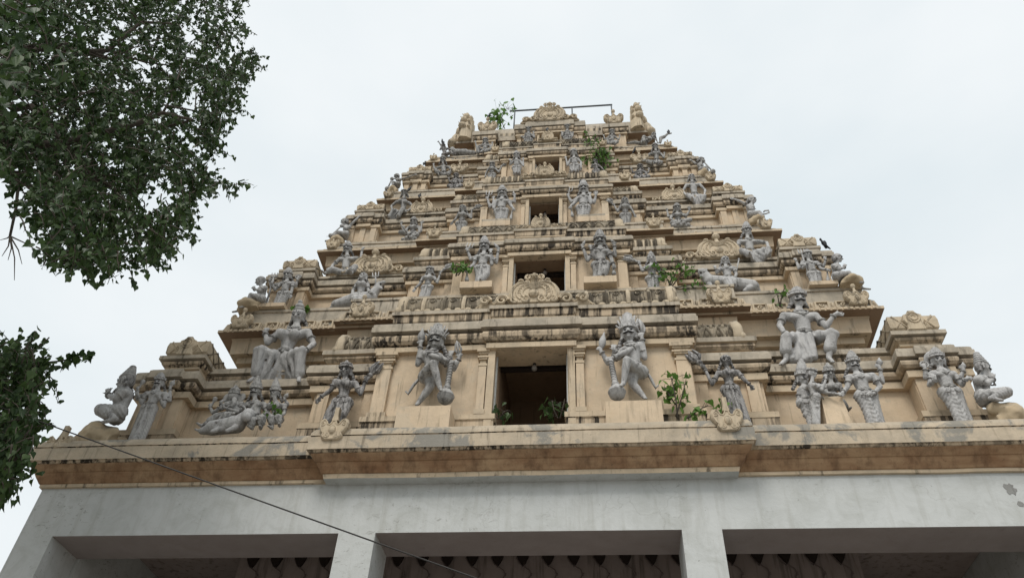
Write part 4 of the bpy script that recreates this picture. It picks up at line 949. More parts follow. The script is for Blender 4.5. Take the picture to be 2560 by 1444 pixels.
fig('seated_statue', 'bare chested moustached king lounging with one arm raised on the second storey ledge', 'G', 1.62,
    dict(hea=(1590, 215), nec=(1592, 295), shL=(1490, 350), shR=(1715, 340), pel=(1560, 525), knL=(1390, 480, -.2), anL=(1300, 535, -.2), knR=(1690, 450, -.2), anR=(1640, 540, -.22)),
    [('L', (1400, 430), (1385, 470, -.2), (-1, -.3, -.2)), ('R', (1765, 350), (1780, 225), (.4, 0, 1))], H=1.15, mous=True, skirt='mid', ch=.7)
fig('rider_statue', 'long haired rider with a spear seated on the long necked mount, second storey left', 'G', 1.24,
    dict(hea=(1790, 583), nec=(1790, 645), shL=(1715, 685), shR=(1850, 685), pel=(1750, 840), knL=(1685, 860, -.16), anL=(1700, 920, -.18), knR=(1800, 860, -.14), anR=(1820, 910, -.16)),
    [('L', (1660, 755), (1660, 830, -.1), (0, -.2, -1)), ('R', (1860, 750), (1885, 780, -.1), (1, 0, 0))], [('trident', (1955, 530), (1955, 720), .014)], crn='bun', ch=.4, female=True, pitch=-4)
beast('mount_statue', 'long necked open mouthed mount under the rider, second storey left', 'G', 1.28, [((1450, 940), (1700, 890), .10, .17), ((1700, 890), (1880, 860), .17, .14), ((1880, 850), (1985, 720), .12, .075), ((1990, 690), (2060, 650, -.05), .075, .04), ((2000, 700), (2030, 730, -.05), .05, .03), ((1450, 950), (1370, 985), .08, .03), ((1800, 900, -.1), (1830, 960, -.12), .06, .04)], F2, G1, ears=[((1980, 670), (2000, 625), .025, .01)], eyes=((2020, 665, -.07),))
fig('attendant_statue', 'pale woman with fly whisk left of the second storey doorway, beside the small bush', 'I', 1.06,
    dict(hea=(455, 562), nec=(450, 612), shL=(375, 650), shR=(508, 650), pel=(425, 765), knL=(385, 800), anL=(345, 840), knR=(445, 800), anR=(430, 840)),
    [('L', (330, 725), (275, 775), (-.3, 0, -1)), ('R', (545, 705), (580, 595), (.2, 0, 1), 1)], [('whisk', (585, 575), (735, 480), .06)], female=True, crn='low', ch=.5, floor=F2+.05, snap=True, group='fly whisk bearers beside the bays')
fig('standing_statue', 'four armed cross legged standing god left of the second storey doorway', 'I', .96,
    dict(hea=(1110, 270), nec=(1108, 345), shL=(1015, 402), shR=(1198, 402), pel=(1085, 535), knL=(1050, 620), anL=(1030, 690), knR=(1135, 610, -.05), anR=(1060, 690, -.08)),
    [('L', (985, 485), (920, 540, -.06), (-.6, 0, -.6), 1), ('L', (950, 430, .05), (908, 315), (0, 0, 1), 1), ('R', (1200, 485), (1190, 335, -.05), (0, 0, 1)), ('R', (1255, 465, .05), (1280, 315), (.1, 0, 1), 1)],
    [('club', (905, 545), (900, 690), .04), ('trident', (945, 240), (905, 330), .012), ('conch', (1285, 300), (1225, 225), .03)], mous=True, floor=10.99, snap=True, ch=.85)
fig('standing_statue', 'four armed striped skirt god right of the second storey doorway', 'P', .96,
    dict(hea=(597, 458), nec=(598, 492), shL=(562, 522), shR=(648, 522), pel=(602, 605), knL=(580, 640), anL=(570, 668), knR=(628, 640, -.05), anR=(608, 668, -.06)),
    [('L', (520, 575), (490, 492), (0, 0, 1), 1), ('L', (562, 560), (540, 500, -.08), (0, 0, 1)), ('R', (668, 565), (680, 600, -.05), (.1, 0, -1), 1), ('R', (690, 545, .04), (688, 480), (0, 0, 1), 1)],
    [('club', (680, 600), (685, 665), .04), ('conch', (490, 480), (505, 450), .03), ('conch', (690, 470), (660, 440), .03)], mous=True, floor=10.99, snap=True, ch=.85, mat=G3)
fig('attendant_statue', 'white skirted woman with fly whisk behind the green bush, second storey right', 'P', 1.06,
    dict(hea=(917, 568), nec=(916, 598), shL=(882, 620), shR=(955, 620), pel=(925, 690), knL=(915, 715), anL=(910, 745), knR=(945, 715), anR=(950, 745)),
    [('L', (862, 640), (840, 592), (-.1, 0, 1), 1), ('R', (970, 650), (985, 690), (.2, 0, -1))], [('whisk', (835, 585), (748, 553), .06)], female=True, crn='bun', ch=.9, floor=F2+.05, snap=True, group='fly whisk bearers beside the bays')
fig('rider_statue', 'young rider with a spear seated on the tiger, second storey right', 'H', 1.24,
    dict(hea=(600, 503), nec=(602, 560), shL=(545, 592), shR=(695, 588), pel=(640, 720), knL=(600, 730, -.18), anL=(655, 815, -.2), knR=(700, 740, -.12), anR=(690, 800, -.14)),
    [('L', (505, 640), (490, 590, -.05), (0, 0, 1)), ('R', (725, 655), (705, 700, -.06), (0, -.3, -1), 1)], [('staff', (755, 490), (705, 720), .012)], crn='cap')
beast('tiger_statue', 'roaring stucco tiger carrying the young rider, second storey right', 'H', 1.28, [((440, 745), (680, 775), .13, .15), ((680, 775), (900, 800), .15, .13), ((440, 740), (380, 690), .12, .10), ((375, 675), (345, 640, -.03), .10, .085), ((340, 625), (320, 620, -.07), .06, .035), ((345, 665), (330, 680, -.06), .05, .03), ((420, 770, -.1), (450, 810, -.12), .05, .04), ((880, 810, -.08), (820, 845, -.12), .06, .04)], F2, G1,
      tail=[(930, 790), (970, 800), (995, 840), (985, 850)], ears=[((385, 610), (395, 590), .03, .012), ((305, 610), (300, 595), .03, .012)], eyes=((325, 635, -.09), (360, 632, -.09)))
fig('seated_statue', 'crowned noble lounging in a shoulder cloth beside the big fan ornament, second storey right', 'H', 1.62,
    dict(hea=(847, 175), nec=(850, 245), shL=(755, 290), shR=(985, 290), pel=(890, 425), knL=(790, 395, -.22), anL=(880, 445, -.24), knR=(1085, 375, -.2), anR=(1085, 445, -.2)),
    [('L', (745, 370), (830, 405, -.2), (1, -.3, -.2)), ('R', (1070, 300), (1095, 370, -.2), (.2, -.3, -1))], H=1.15, skirt='drape', ch=.9, yaw=8)
fig('standing_statue', 'standing god holding a slanted trident at the right end of the second storey', 'H', 1.14,
    dict(hea=(1530, 443), nec=(1540, 502), shL=(1475, 528), shR=(1635, 528), pel=(1600, 655), knL=(1590, 705), anL=(1575, 755), knR=(1655, 705), anR=(1665, 755)),
    [('L', (1430, 590), (1400, 500), (-.1, 0, 1), 1), ('R', (1675, 590), (1745, 605, -.05), (.7, 0, -.3), 1), ('R', (1710, 570, .05), (1735, 485), (0, 0, 1)), ('L', (1480, 590), (1505, 555, -.08), (0, 0, 1), 1)], [('club', (1750, 600), (1762, 750), .035), ('trident', (1455, 385), (1560, 740), .014)], floor=10.875, snap=True, ch=.5, yaw=10)
fig('seated_statue', 'devotee with joined hands seated sideways, right corner of second storey', 'H', 1.02,
    dict(hea=(1868, 475), nec=(1850, 532), shR=(1825, 565, -.1), shL=(1820, 560, .1), pel=(1860, 695), knR=(1995, 640, -.08), anR=(2075, 740, -.06), knL=(2070, 720, .08), anL=(2150, 815, .06)),
    [('R', (1880, 600, -.1), (1955, 575, -.02), (.2, 0, 1)), ('L', (1880, 600, .1), (1955, 575, .02), (.2, 0, 1))], yaw=78, crn='cap', skirt='short', hair=True, neck=False)
rock('cream rock under the devotee at the right end of the second storey', 'H', 1.06, (1850, 710), (2120, 740), F2)
# --- third storey
fig('seated_statue', 'musician facing left with a long pipe at the left corner of the third storey', 'L', 1.98,
    dict(hea=(340, 855), nec=(372, 905), shL=(410, 930, -.09), shR=(405, 925, .09), pel=(355, 1050), knL=(235, 1010, -.07), anL=(150, 1110, -.05), knR=(225, 1020, .07), anR=(150, 1120, .05)),
    [('L', (375, 950, -.1), (318, 905, -.04)), ('R', (465, 860, .05), (530, 795, .05))], [('lute', (320, 895, -.05), (140, 1060, -.05), .05)], yaw=-75, crn='cap', skirt='mid', neck=False)
rock('cream rock under the musician at the left end of the third storey', 'L', 2.02, (130, 1110), (380, 1070), F3)
fig('seated_statue', 'four armed cross legged goddess on a lotus seat at the left of the third storey', 'L', 2.14,
    dict(hea=(1300, 862), nec=(1300, 912), shL=(1235, 942), shR=(1375, 935), pel=(1285, 1030), knL=(1120, 1005, -.1), anL=(1215, 1015, -.14), knR=(1350, 1040, -.12), anR=(1225, 1085, -.16)),
    [('L', (1165, 985), (1130, 895), (0, 0, 1)), ('L', (1190, 990, -.05), (1160, 940, -.1), (0, 0, 1)), ('R', (1405, 990), (1410, 885), (0, 0, 1)), ('R', (1380, 1010, -.03), (1330, 1000, -.14))], [('conch', (1130, 880), (1140, 845), .03), ('disc', (1412, 875), (1425, 850), .035)], H=1.0, female=True, mat=G3, floor=F3, seat=(.22, .12), ch=.6)
fig('seated_statue', 'woman with a necklace lounging beside the small fan ornament, third storey left', 'L', 2.42,
    dict(hea=(1170, 455), nec=(1172, 528), shL=(1065, 580), shR=(1245, 600), pel=(1150, 735), knL=(1010, 700, -.16), anL=(960, 800, -.14), knR=(1140, 690, -.2), anR=(1080, 795, -.2)),
    [('L', (990, 640), (1005, 690, -.16), (.2, -.5, -.8)), ('R', (1290, 650), (1220, 700, -.18), (-1, 0, -.2))], H=1.0, female=True, skirt='drape', crn='low', ch=.35, mat=G3)
fig('attendant_statue', 'woman in a sash holding a fly whisk left of the third storey doorway', 'J', 1.92,
    dict(hea=(555, 873), nec=(560, 950), shL=(475, 1000), shR=(655, 995), pel=(530, 1150), knL=(500, 1220), anL=(490, 1280), knR=(570, 1215), anR=(560, 1275)),
    [('L', (430, 1065), (370, 1115), (-.3, 0, -1)), ('R', (705, 1050), (715, 920), (.1, 0, 1), 1)], [('whisk', (725, 895), (885, 810), .055)], female=True, mat=G3, crn='cap', floor=F3, snap=True, group='fly whisk bearers beside the bays')
fig('standing_statue', 'four armed god with a trident left of the third storey doorway', 'J', 1.84,
    dict(hea=(1265, 605), nec=(1265, 690), shL=(1165, 750), shR=(1385, 750), pel=(1250, 930), knL=(1200, 1015), anL=(1195, 1085), knR=(1310, 1015), anR=(1305, 1085)),
    [('L', (1115, 880), (1110, 700), (0, 0, 1)), ('L', (1050, 850, .04), (1000, 700), (0, 0, 1), 1), ('R', (1425, 820), (1460, 860, -.06), (.3, 0, -1), 1), ('R', (1490, 760, .04), (1490, 650), (0, 0, 1), 1)], [('trident', (1035, 575), (1010, 720), .012), ('club', (1460, 860), (1415, 1080), .035), ('conch', (1490, 640), (1465, 560), .03)], mous=True, floor=13.66, snap=True, ch=.75)
fig('standing_statue', 'four armed god with a trident right of the third storey doorway', 'K', 1.84,
    dict(hea=(425, 385), nec=(425, 475), shL=(325, 550), shR=(500, 540), pel=(420, 725), knL=(370, 805), anL=(360, 880), knR=(475, 805), anR=(470, 880)),
    [('L', (255, 640), (195, 680, -.06), (-.3, 0, -1), 1), ('L', (205, 620, .04), (150, 505), (0, 0, 1), 1), ('R', (555, 640), (540, 485), (0, 0, 1)), ('R', (615, 630, .04), (650, 490), (.1, 0, 1), 1)], [('trident', (170, 360), (150, 520), .012), ('club', (195, 685), (225, 880), .035), ('disc', (650, 480), (645, 410), .04)], mous=True, floor=13.66, snap=True, ch=.85)
fig('attendant_statue', 'woman in a plain robe with a fly whisk right of the third storey doorway', 'K', 1.92,
    dict(hea=(1170, 595), nec=(1170, 660), shL=(1095, 705), shR=(1255, 705), pel=(1180, 860), knL=(1155, 945), anL=(1140, 1030), knR=(1225, 945), anR=(1220, 1035)),
    [('L', (1040, 785), (980, 680), (-.1, 0, 1), 1), ('R', (1305, 770), (1340, 835), (.2, 0, -1))], [('whisk', (965, 665), (865, 555), .055)], female=True, crn='cap', mat=G3, floor=F3, snap=True, group='fly whisk bearers beside the bays')
fig('seated_statue', 'four armed cross legged goddess on a lotus seat at the right of the third storey', 'M', 2.14,
    dict(hea=(515, 785), nec=(515, 850), shL=(455, 885), shR=(595, 875), pel=(535, 975), knL=(450, 985, -.12), anL=(520, 1030, -.15), knR=(690, 945, -.12), anR=(560, 985, -.15)),
    [('L', (395, 900), (378, 820), (0, 0, 1)), ('L', (420, 930, -.04), (480, 950, -.14)), ('R', (645, 880), (690, 810), (.1, 0, 1)), ('R', (640, 900, -.04), (620, 880, -.1), (0, 0, 1))], [('conch', (378, 810), (365, 780), .03), ('disc', (690, 800), (680, 750), .035)], H=1.0, female=True, mat=G3, floor=F3, seat=(.26, .12), ch=.6)
fig('seated_statue', 'man in a collared tunic seated with hands on his knees, third storey right', 'M', 2.42,
    dict(hea=(715, 350), nec=(725, 410), shL=(645, 460), shR=(825, 450), pel=(765, 625), knL=(665, 600, -.2), anL=(730, 660, -.22), knR=(890, 620, -.2), anR=(860, 700, -.16)),
    [('L', (595, 540), (640, 600, -.2), (.4, -.4, -.6)), ('R', (905, 530), (895, 590, -.2), (-.1, -.4, -.8))], H=1.02, crn='cap', skirt='drape', neck=True)
fig('seated_statue', 'musician facing right with a coiled horn at the right corner of the third storey', 'M', 1.98,
    dict(hea=(1555, 672), nec=(1530, 725), shR=(1505, 755, -.09), shL=(1500, 750, .09), pel=(1545, 895), knR=(1640, 850, -.07), anR=(1740, 955, -.05), knL=(1650, 850, .07), anL=(1750, 965, .05)),
    [('R', (1535, 790, -.1), (1570, 785, -.06)), ('L', (1400, 690, .04), (1310, 655, .04))], [('loop', (1670, 840), (1790, 830), .05)], yaw=55, crn='cap', skirt='mid', neck=False)
rock('cream rock under the horn player at the right end of the third storey', 'M', 2.02, (1480, 920), (1740, 960), F3)
# --- fourth storey
fig('seated_statue', 'small musician with a dark stringed pole at the left corner of the fourth storey', 'N', 2.72,
    dict(hea=(370, 795), nec=(410, 832), shL=(445, 860, -.08), shR=(440, 855, .08), pel=(400, 960), knL=(310, 915, -.06), anL=(320, 1010, -.05), knR=(310, 925, .06), anR=(320, 1010, .05)),
    [('L', (400, 865, -.08), (310, 835, -.04)), ('R', (560, 820, .04), (690, 775, .04))], [('lute', (300, 820, -.05), (200, 1040, -.05), .06)], yaw=-75, crn='cap', skirt='mid', neck=False, mat=G3)
rock('cream rock under the musician at the left end of the fourth storey', 'N', 2.74, (230, 1030), (420, 990), F4)
fig('seated_statue', 'muscular moustached man lounging under the left roof edge of the fourth storey', 'N', 3.08,
    dict(hea=(1205, 495), nec=(1215, 580), shL=(1145, 640), shR=(1325, 635), pel=(1230, 775), knL=(1080, 690, -.14), anL=(1130, 780, -.14), knR=(1330, 730, -.18), anR=(1290, 795, -.18)),
    [('L', (1055, 660), (1040, 590), (0, 0, 1)), ('R', (1355, 700), (1320, 745, -.15), (-.5, -.3, -.6))], H=.92, mous=True, mat=G3, ch=.6, skirt='mid')
fig('seated_statue', 'small four armed seated god at the left of the fourth storey', 'N', 2.86,
    dict(hea=(1445, 795), nec=(1445, 842), shL=(1392, 872), shR=(1505, 872), pel=(1435, 975), knL=(1310, 970, -.1), anL=(1420, 1005, -.12), knR=(1540, 965, -.1), anR=(1430, 1010, -.14)),
    [('L', (1330, 905), (1318, 845), (0, 0, 1)), ('R', (1555, 905), (1560, 830), (0, 0, 1)), ('L', (1370, 940), (1400, 900, -.1), (0, 0, 1)), ('R', (1520, 940), (1500, 960, -.1))], H=.85, floor=F4, mat=G2, seat=(.26, .1), ch=.45)
fig('attendant_statue', 'small dark woman half behind the carved roof band, fourth storey left', 'J', 2.66,
    dict(hea=(1085, 88), nec=(1085, 135), shL=(1025, 165), shR=(1148, 165), pel=(1080, 270), knL=(1060, 330), anL=(1055, 390), knR=(1110, 330), anR=(1110, 390)),
    [('L', (980, 220), (965, 275), (0, 0, -1)), ('R', (1205, 220), (1255, 115), (.3, 0, 1), 1)], [('whisk', (1250, 120), (1330, 70), .04)], female=True, mat=G3, crn='low', ch=.5, group='fly whisk bearers beside the bays')
fig('standing_statue', 'slim standing god raising an open palm left of the fourth storey doorway', 'O', 2.60,
    dict(hea=(85, 1135), nec=(85, 1205), shL=(25, 1250), shR=(155, 1245), pel=(90, 1365), knL=(60, 1430), anL=(55, 1490), knR=(125, 1430), anR=(130, 1490)),
    [('R', (215, 1330), (212, 1205), (0, 0, 1)), ('L', (-30, 1300), (-25, 1225, -.06), (-.3, 0, .8))], ch=.65)
fig('standing_statue', 'slim standing god with a club right of the fourth storey doorway beside the bush', 'O', 2.60,
    dict(hea=(1170, 1085), nec=(1180, 1160), shL=(1115, 1210), shR=(1255, 1210), pel=(1190, 1330), knL=(1140, 1390), anL=(1125, 1450), knR=(1235, 1390), anR=(1230, 1450)),
    [('L', (1055, 1320), (1025, 1180), (0, 0, 1)), ('R', (1315, 1265), (1310, 1340, -.04), (0, 0, -1), 1)], [('club', (1310, 1300), (1300, 1420), .03)], ch=.6, yaw=-10)
fig('attendant_statue', 'soot dark figure with bent elbows under the green bush, fourth storey right', 'O', 2.66,
    dict(hea=(1580, 1245), nec=(1580, 1290), shL=(1530, 1320), shR=(1640, 1320), pel=(1600, 1430), knL=(1570, 1490), anL=(1560, 1560), knR=(1640, 1490), anR=(1640, 1560)),
    [('L', (1510, 1360), (1530, 1280), (0, 0, 1)), ('R', (1700, 1360), (1760, 1440), (.4, 0, -1))], mat=G2, crn='cap', H=.85)
fig('seated_statue', 'small four armed seated god at the right of the fourth storey', 'Q', 2.86,
    dict(hea=(630, 1112), nec=(630, 1160), shL=(572, 1192), shR=(700, 1192), pel=(635, 1268), knL=(550, 1265, -.1), anL=(630, 1290, -.12), knR=(765, 1262, -.1), anR=(650, 1292, -.13)),
    [('L', (515, 1205), (498, 1148), (0, 0, 1)), ('R', (755, 1205), (770, 1150), (0, 0, 1)), ('L', (560, 1240), (600, 1220, -.1), (0, 0, 1)), ('R', (740, 1235), (720, 1225, -.1))], H=.85, floor=F4, mat=G2, seat=(.26, .1), ch=.4)
fig('seated_statue', 'crowned woman lounging under the right roof edge of the fourth storey', 'Q', 3.08,
    dict(hea=(865, 795), nec=(877, 860), shL=(780, 915), shR=(955, 910), pel=(890, 1045), knL=(750, 1030, -.16), anL=(830, 1065, -.16), knR=(960, 1045, -.14), anR=(930, 1075, -.14)),
    [('L', (730, 965), (700, 1005, -.12), (-.6, -.2, -.6)), ('R', (1000, 970), (1010, 905), (.2, 0, 1))], H=.95, female=True, mat=G3, crn='kirita', ch=.5)
fig('seated_statue', 'small musician with a long pole at the right corner of the fourth storey', 'Q', 2.72,
    dict(hea=(1590, 1005), nec=(1570, 1050), shR=(1555, 1085, -.08), shL=(1550, 1080, .08), pel=(1590, 1185), knR=(1660, 1130, -.06), anR=(1690, 1210, -.05), knL=(1665, 1130, .06), anL=(1690, 1210, .05)),
    [('R', (1570, 1110, -.08), (1600, 1030, -.06)), ('L', (1500, 1060, .04), (1440, 1015, .04))], [('lute', (1600, 1000, -.06), (1780, 1200, -.06), .06)], yaw=60, crn='cap', skirt='mid', neck=False, mat=G3)
rock('cream rock under the pole musician at the right end of the fourth storey', 'Q', 2.74, (1520, 1200), (1710, 1210), F4)
# --- top storey
fig('standing_statue', 'small standing god left of the topmost opening', 'O', 3.34,
    dict(hea=(315, 645), nec=(315, 700), shL=(262, 740), shR=(375, 740), pel=(315, 845), knL=(295, 900), anL=(290, 955), knR=(345, 900), anR=(345, 955)),
    [('L', (228, 805), (200, 780), (-.3, 0, .6)), ('R', (425, 790), (410, 695), (0, 0, 1))], ch=.4, mat=G3)
fig('standing_statue', 'small standing god right of the topmost opening', 'O', 3.34,
    dict(hea=(1050, 597), nec=(1050, 657), shL=(995, 700), shR=(1108, 700), pel=(1055, 800), knL=(1035, 855), anL=(1030, 910), knR=(1085, 855), anR=(1085, 910)),
    [('L', (952, 765), (948, 695), (0, 0, 1)), ('R', (1145, 775), (1160, 705), (0, 0, 1))], ch=.4, mat=G3)
fig('seated_statue', 'four armed seated god in front of the left roof turret at the top', 'R', 3.32,
    dict(hea=(1165, 855), nec=(1165, 910), shL=(1085, 945), shR=(1255, 942), pel=(1160, 1050), knL=(1015, 975, -.14), anL=(1030, 1100, -.14), knR=(1235, 1030, -.14), anR=(1120, 1075, -.16)),
    [('L', (1000, 960), (975, 875), (0, 0, 1)), ('R', (1295, 970), (1300, 900), (0, 0, 1)), ('R', (1270, 1000), (1190, 1010, -.12))], H=.95, mat=G3, ch=.5)
fig('seated_statue', 'four armed seated god in front of the right roof turret at the top', 'O', 3.32,
    dict(hea=(1900, 685), nec=(1900, 740), shL=(1840, 785), shR=(1960, 785), pel=(1905, 880), knL=(1800, 870, -.12), anL=(1870, 920, -.14), knR=(2000, 870, -.12), anR=(1930, 920, -.14)),
    [('L', (1770, 830), (1745, 760), (0, 0, 1)), ('R', (2030, 830), (2050, 760), (0, 0, 1)), ('L', (1810, 850), (1860, 830, -.1), (0, 0, 1))], H=.85, mat=G3, ch=.5)
fig('reclining_statue', 'dark figure leaning at the left roof corner with one raised arm', 'R', 3.34,
    dict(hea=(365, 940), nec=(375, 985), shL=(345, 1010), shR=(440, 1000), pel=(400, 1110), knL=(500, 1080, -.1), anL=(590, 1115, -.1), knR=(520, 1060), anR=(620, 1110)),
    [('L', (325, 945), (282, 875), (-.5, 0, 1)), ('R', (480, 1010), (560, 1020, -.06))], mat=G2, crn='cap', H=.8, skirt='mid')
beast('cow_statue', 'horned cow lying beside the dark figure under the left roof platform', 'R', 3.36, [((540, 1030), (600, 1080), .07, .09), ((600, 1080), (780, 1080), .10, .11), ((780, 1085), (950, 1090), .11, .07), ((540, 1010), (565, 1040, -.06), .07, .045)], 18.16, G3, ears=[((600, 1020), (680, 985), .022, .006), ((520, 990), (490, 970), .022, .008)], vox=.014)
fig('reclining_statue', 'figure reclining along the ledge under the right roof platform', 'Q', 3.34,
    dict(hea=(845, 605), nec=(812, 640), shL=(790, 675, -.05), shR=(800, 660, .08), pel=(700, 735), knL=(690, 640, -.06), anL=(640, 735, -.06), knR=(550, 730), anR=(420, 745)),
    [('L', (760, 660, -.1), (700, 640, -.1)), ('R', (880, 680), (900, 720))], yaw=20, mat=G3, crn='cap', H=.85, skirt='mid')
beast('elephant_trunk_statue', 'stucco trunk rising from the right roof corner against the sky', 'Q', 3.2, [((945, 730), (955, 665), .035, .05), ((955, 660), (1010, 640), .05, .045), ((1010, 640), (1060, 595), .04, .028), ((1060, 595), (1120, 585), .028, .02)], 18.1, G3, vox=.012)
# ------------------------------------------------------------------ trees, bushes, birds, cable and pipes
LEAF = [(0, 0), (.30, -.10), (.50, .10), (.44, .38), (.18, .72), (.0, 1.16), (-.18, .72), (-.44, .38), (-.50, .10), (-.30, -.10)]
def leaf(v, f, p, down, side, L, fold=.25):
    """one heart shaped peepal leaf hanging from p"""
    n = down.cross(side).normalized(); b = len(v)
    for x, y in LEAF: v.append(tuple(p+down*(y*L)+side*(x*L)+n*(abs(x)*L*fold-.10*L*y*y)))
    f.append((b, b+1, b+2, b+3, b+4, b+5)); f.append((b, b+5, b+6, b+7, b+8, b+9))
def rv(rnd): return V((rnd.gauss(0, 1), rnd.gauss(0, 1), rnd.gauss(0, 1))).normalized()
def leaf_mesh(name, v, f, mat):
    me = bpy.data.meshes.new(name); me.from_pydata(v, [], f); me.materials.append(mat); me.update(); return me
def inside(x, y, poly):
    c = False; j = len(poly)-1
    for i in range(len(poly)):
        xi, yi = poly[i]; xj, yj = poly[j]
        if (yi > y) != (yj > y) and x < (xj-xi)*(y-yi)/(yj-yi)+xi: c = not c
        j = i
    return c
def twig(wood, v, f, rnd, p, dirn, n, L, size):
    """a twig with alternate hanging leaves"""
    pts = [p]; d = dirn.normalized(); q = p
    for i in range(n):
        d = (d+rv(rnd)*.25+V((0, 0, -.10))).normalized(); q = q+d*(L/n); pts.append(q)
        side = rv(rnd); down = (V((0, 0, -1))*1.0+d*.35+rv(rnd)*.75).normalized(); side = (side-down*side.dot(down)).normalized()
        st = q+rv(rnd)*size*.35; leaf(v, f, st, down, side, size*rnd.uniform(.6, 1.12), rnd.uniform(.05, .5))
    wood.tube(pts, [.008*(1-.7*i/len(pts)) for i in range(len(pts))], 4)
def crown_fill(rnd, poly, Y0, Y1, n, wood, v, f, size, skip, anchor, sparse=()):
    xs = [p[0] for p in poly]; ys = [p[1] for p in poly]; k = 0; tries = 0
    cl = []
    while k < n and tries < n*40:
        tries += 1
        x = rnd.uniform(min(xs), max(xs)); y = rnd.uniform(min(ys), max(ys))
        if not inside(x, y, poly): continue
        g = noise.noise(V((x/75, y/75, 3)))+.5*noise.noise(V((x/30, y/30, 8)))
        if g < skip: continue
        if any((x-a)**2+(y-b)**2 < r*r and rnd.random() < pr for a, b, r, pr in sparse): continue
        Y = rnd.uniform(Y0(x, y), Y1(x, y)); p = at(x, y, Y); k += 1
        d = (p-anchor).normalized()*.5+rv(rnd)*.7+V((0, 0, -.25))
        twig(wood, v, f, rnd, p-d.normalized()*.15, d, rnd.randint(7, 12), rnd.uniform(.25, .5), size); cl.append(p)
    return cl
def limb(wood, pts, r0, r1):
    n = len(pts); wood.tube(pts, [r0+(r1-r0)*i/(n-1) for i in range(n)], 8)
def bent(a, b, rnd, n=6, w=.25):
    return [a.lerp(b, i/n)+(rv(rnd)*w*math.sin(math.pi*i/n)) for i in range(n+1)]
def tree_big():
    rnd = random.Random(21)
    e = empty('peepal_tree', (-9.3, -4.4, 0), 'big dark green heart leaved tree filling the upper left corner', 'tree', 'trees left of the tower'); R = e.location.copy()
    tr = MB(); base = V((-9.3, -4.4, 0)); fork = V((-8.9, -4.2, 6.5))
    limb(tr, [base, base+V((.1, 0, 1.2)), base+V((.05, .1, 3.5)), fork], .55, .34)
    tr.tube([base+V((.5, .2, -.05)), base+V((.25, .1, .6)), base+V((.1, 0, 1.6))], [.3, .28, .1], 7); tr.tube([base+V((-.5, -.3, -.05)), base+V((-.2, -.1, .7)), base+V((0, 0, 1.7))], [.3, .28, .1], 7)
    v = []; f = []; wood = MB()
    poly = [(-330, -330), (560, -330), (615, 0), (600, 40), (632, 70), (645, 130), (650, 158), (622, 200), (624, 242), (575, 288), (550, 330), (542, 385), (540, 436), (584, 462), (590, 482), (535, 465), (492, 490), (478, 545), (450, 595), (412, 622), (380, 655), (325, 640), (255, 668), (190, 662), (118, 632), (145, 605), (122, 568), (48, 560), (66, 520), (30, 470), (-40, 440), (-330, 420)]
    Y0 = lambda x, y: -4.6+max(0, x)/330; Y1 = lambda x, y: -1.6+max(0, x)/700
    cl = crown_fill(rnd, poly, Y0, Y1, 5600, wood, v, f, .080, -.36, fork, sparse=((40, 480, 70, .75), (30, 560, 60, .8), (700/2.0, 165, 28, .7), (365, 530, 22, .8), (120, 560, 30, .5)))
    # large near leaves, upper left
    near = [(-200, -200), (260, -200), (230, 60), (120, 170), (60, 260), (-200, 330)]
    crown_fill(rnd, near, lambda x, y: -6.2, lambda x, y: -5.2, 90, wood, v, f, .10, -.3, fork)
    tips = [at(330, 120, -2.6), at(480, 300, -2.6), at(300, 480, -2.8), at(120, 300, -3.4), at(450, 60, -2.4), at(40, 430, -3.3), at(200, 600, -2.6)]
    mid = [at(-150, 170, -3.6), at(-120, 330, -3.6)]
    for i, m in enumerate(mid): limb(tr, bent(fork, m, rnd, 5, .15), .24, .11)
    for i, t in enumerate(tips):
        m = mid[i % 2]; b = bent(m, t, rnd, 6, .3); limb(tr, b, .075, .02)
        for q in range(9):
            c = rnd.choice(cl); s_ = b[rnd.randint(2, 6)]
            if (c-s_).length < 3.2: limb(wood, bent(s_, c, rnd, 4, .2), .018, .006)
    dead = [at(45, 470, -3.2), at(40, 520, -3.2), at(25, 590, -3.2)]
    limb(wood, [at(30, 420, -3.2)]+dead, .022, .014)
    for p in ((0, 600), (95, 628), (20, 650), (55, 660), (36, 700), (5, 640)): limb(wood, [dead[2], at((25+p[0])/2+6, (590+p[1])/2, -3.2), at(*p, -3.2)], .010, .003)
    for m in (tr, wood): m.v = [tuple(V(p)-R) for p in m.v]
    v = [tuple(V(p)-R) for p in v]
    tr.build('trunk', M_bark, e, True); wood.build('branch', M_bark, e, True, False); link('crown', leaf_mesh('crown', v, f, M_leaf), e)
